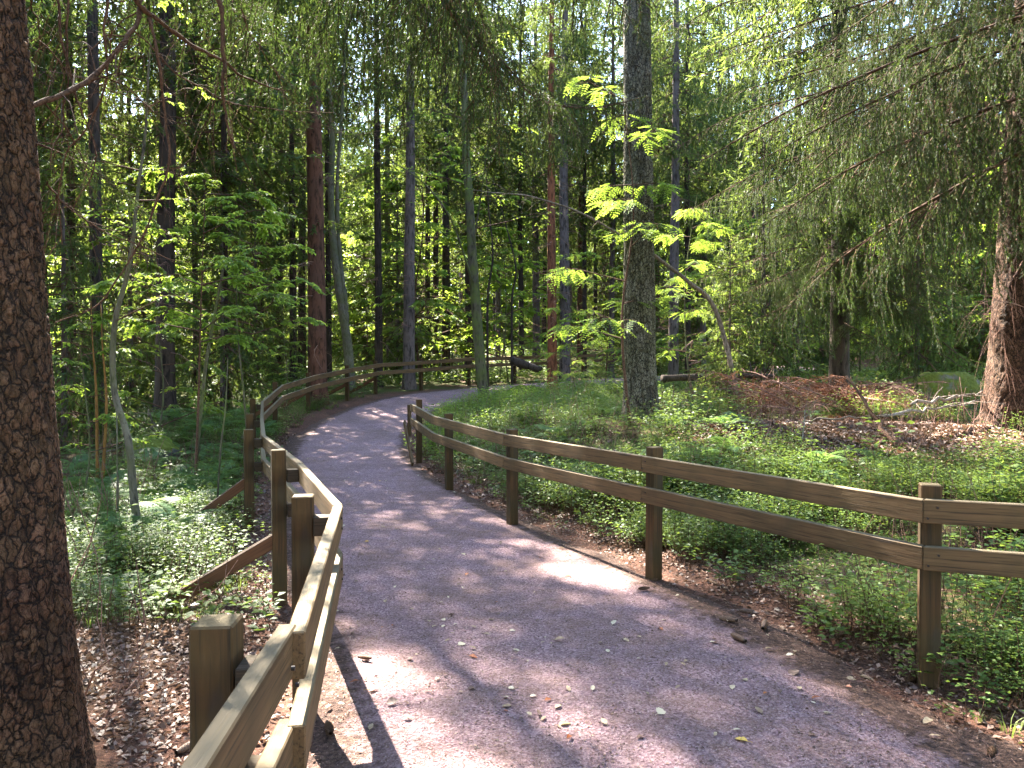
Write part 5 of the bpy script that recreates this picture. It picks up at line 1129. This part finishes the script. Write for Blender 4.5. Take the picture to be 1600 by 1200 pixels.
for px, py, lab, s in [(1165, 1026, 'brown spruce cone lying alone on the gravel near the inner fence', 1), (1192, 996, 'darker spruce cone on the litter edge behind the lone cone on the gravel', 1.1), (1226, 991, 'spruce cone touching the litter edge between two other cones', .9), (1297, 998, 'long spruce cone lying in the dead leaves along the path', 1.1), (1014, 940, 'small dark cone on the gravel in front of the middle inner fence post', .8), (1340, 1015, 'spruce cone in the litter a step from the tall inner fence post', 1), (1515, 1063, 'broad spruce cone in the litter behind the tall inner fence post foot', 1.1), (1552, 1178, 'dark spruce cone in the corner of the litter below the inner fence', 1), (1103, 911, 'cone half hidden in dead leaves past the middle inner fence post', 1), (1420, 1020, 'cone right beside the foot of the tall inner fence post', 1), (512, 1146, 'spruce cone lying under the lower rail of the near left fence', 1.15), (455, 1112, 'spruce cone in the litter behind the near left rails', 1), (275, 1188, 'dark spruce cone in the litter at the foot of the big near trunk', 1), (560, 1014 + 40, 'small cone in the sunlit gravel by the left fence', .7)]:
    x, y, z = surf(px, py); tag(obj('spruce_cone', CM, None, (x, y, z + .013), (r.uniform(0, 6), r.uniform(-.12, .12), r.uniform(0, 6.28)), s), lab, 'spruce cone')
for k in range(11):
    px, py = r.uniform(1120, 1590), 0; py = 905 + (px - 1000) * .17 + r.uniform(10, 90); x, y, z = surf(px, py); tag(obj('spruce_cone', CM, None, (x, y, z + .012), (r.uniform(0, 6), r.uniform(-.15, .15), r.uniform(0, 6.28)), r.uniform(.8, 1.1)), 'spruce cone among the dead leaves along the inner path edge', 'spruce cone', 'cones along the inner path edge')
def leaf_mesh(seed, L, mat, wide=.62):
    r = rng(seed); n = 9; t = np.linspace(0, 1, n); w = wide * L * .5 * np.sin(np.pi * t ** .8) ** .8 * (1 - .25 * t) + .0006; w[1:-1] *= 1 + .08 * r.normal(size=n - 2); c = r.uniform(.1, .45); y0 = .06 * L * np.sin(t * 3 * c)
    mid = np.stack([L * t, y0, .10 * L * np.sin(np.pi * t) * c], 1); up = w * r.uniform(.15, .6); l = mid + np.stack([0 * t, w, up], 1); q = mid + np.stack([0 * t, -w, up * r.uniform(.3, 1)], 1)
    V = np.stack([l, mid, q], 1).reshape(-1, 3); i = np.arange(n - 1)[:, None] * 3; F = np.concatenate([i + np.array([0, 1, 4, 3]), i + np.array([1, 2, 5, 4])]); mb = MB(); mb.add(V, F, 0, np.clip(.5 + r.uniform(-.3, .3, len(V)), 0, 1))
    V, F = tube1([(-.35 * L, .03 * L, .0), (-.15 * L, .0, .002), (0, 0, .0)], .0009, .0009, 3); mb.add(V, F, 0, .3); return mb.mesh('fallen_leaf', mat, True)
LM = {m: [leaf_mesh(780 + k + 10 * i, .05, M[m], .5 + .1 * k) for k in range(3)] for i, m in enumerate(['pale_leaf', 'yellow_leaf', 'rust_leaf', 'litter'])}
def drop(px, py, m, s, lab, grp=None):
    x, y, z = surf(px, py); o = obj('fallen_leaf', LM[m][int(r.integers(0, 3))], None, (x, y, z + .006), (r.uniform(-.25, .25), r.uniform(-.25, .25), r.uniform(0, 6.28)), s); tag(o, lab, 'leaf', grp)
for a in [(574, 1107, 'yellow_leaf', 1.1, 'bright yellow leaf on the gravel beside the near left rails'), (891, 915, 'yellow_leaf', .9, 'yellowish leaf on the gravel in front of the middle inner fence post'), (593, 761, 'yellow_leaf', 1.0, 'yellow leaf on the shaded gravel in the middle of the bend'), (570, 860, 'yellow_leaf', .8, 'pale yellow leaf on the gravel beside the left fence corner'), (1168, 1194, 'yellow_leaf', 1.3, 'yellow leaf at the bottom edge of the gravel'),
          (604, 1127, 'litter', 1.2, 'curled dark brown leaf near the bright yellow one'), (1343, 1060, 'pale_leaf', 1.5, 'large pale curled leaf on the sunlit litter before the tall inner post'), (1190, 1146, 'pale_leaf', 1.2, 'pale leaf on the bare gravel towards the inner edge'), (1028, 1149, 'pale_leaf', 1.4, 'big cream leaf lying on the open gravel'), (716, 1029, 'pale_leaf', 1.2, 'cream leaf tilted up in the middle of the path'), (733, 1050, 'rust_leaf', 1.0, 'brownish pink leaf close to the cream leaf mid path'), (866, 1021, 'pale_leaf', 1.3, 'pale twin lobed leaf on the gravel mid path'), (874, 1166, 'pale_leaf', 1.3, 'pale leaf close to the bottom of the path'), (957, 998, 'pale_leaf', 1.1, 'thin pale leaf on the gravel before the middle inner post'), (1244, 1075, 'litter', 1.6, 'brown shrivelled leaf on the gravel near the lone cone'), (561, 1090, 'rust_leaf', 1.0, 'orange leaf in the sun patch beside the near left rails'), (1455, 1135, 'pale_leaf', 1.2, 'pale leaf in the litter by the tall post foot')]: drop(*a)
n = 0
while n < 210:
    px, py = r.uniform(450, 1590), 1200 - 560 * r.random() ** .7; q = onground(px, py); pd = pathdist([q[0]], [q[1]])[0][0]
    if pd > -.02 or q[1] > 16: continue
    m = 'pale_leaf' if r.random() < .72 else ('litter' if r.random() < .7 else 'rust_leaf'); drop(px, py, m, r.uniform(.4, .95), {'pale_leaf': 'small pale fallen leaf on the gravel of the path', 'litter': 'small brown fallen leaf on the gravel of the path', 'rust_leaf': 'small rusty fallen leaf on the gravel of the path'}[m], {'pale_leaf': 'pale leaves strewn over the path', 'litter': 'brown leaves strewn over the path', 'rust_leaf': 'rusty leaves strewn over the path'}[m]); n += 1
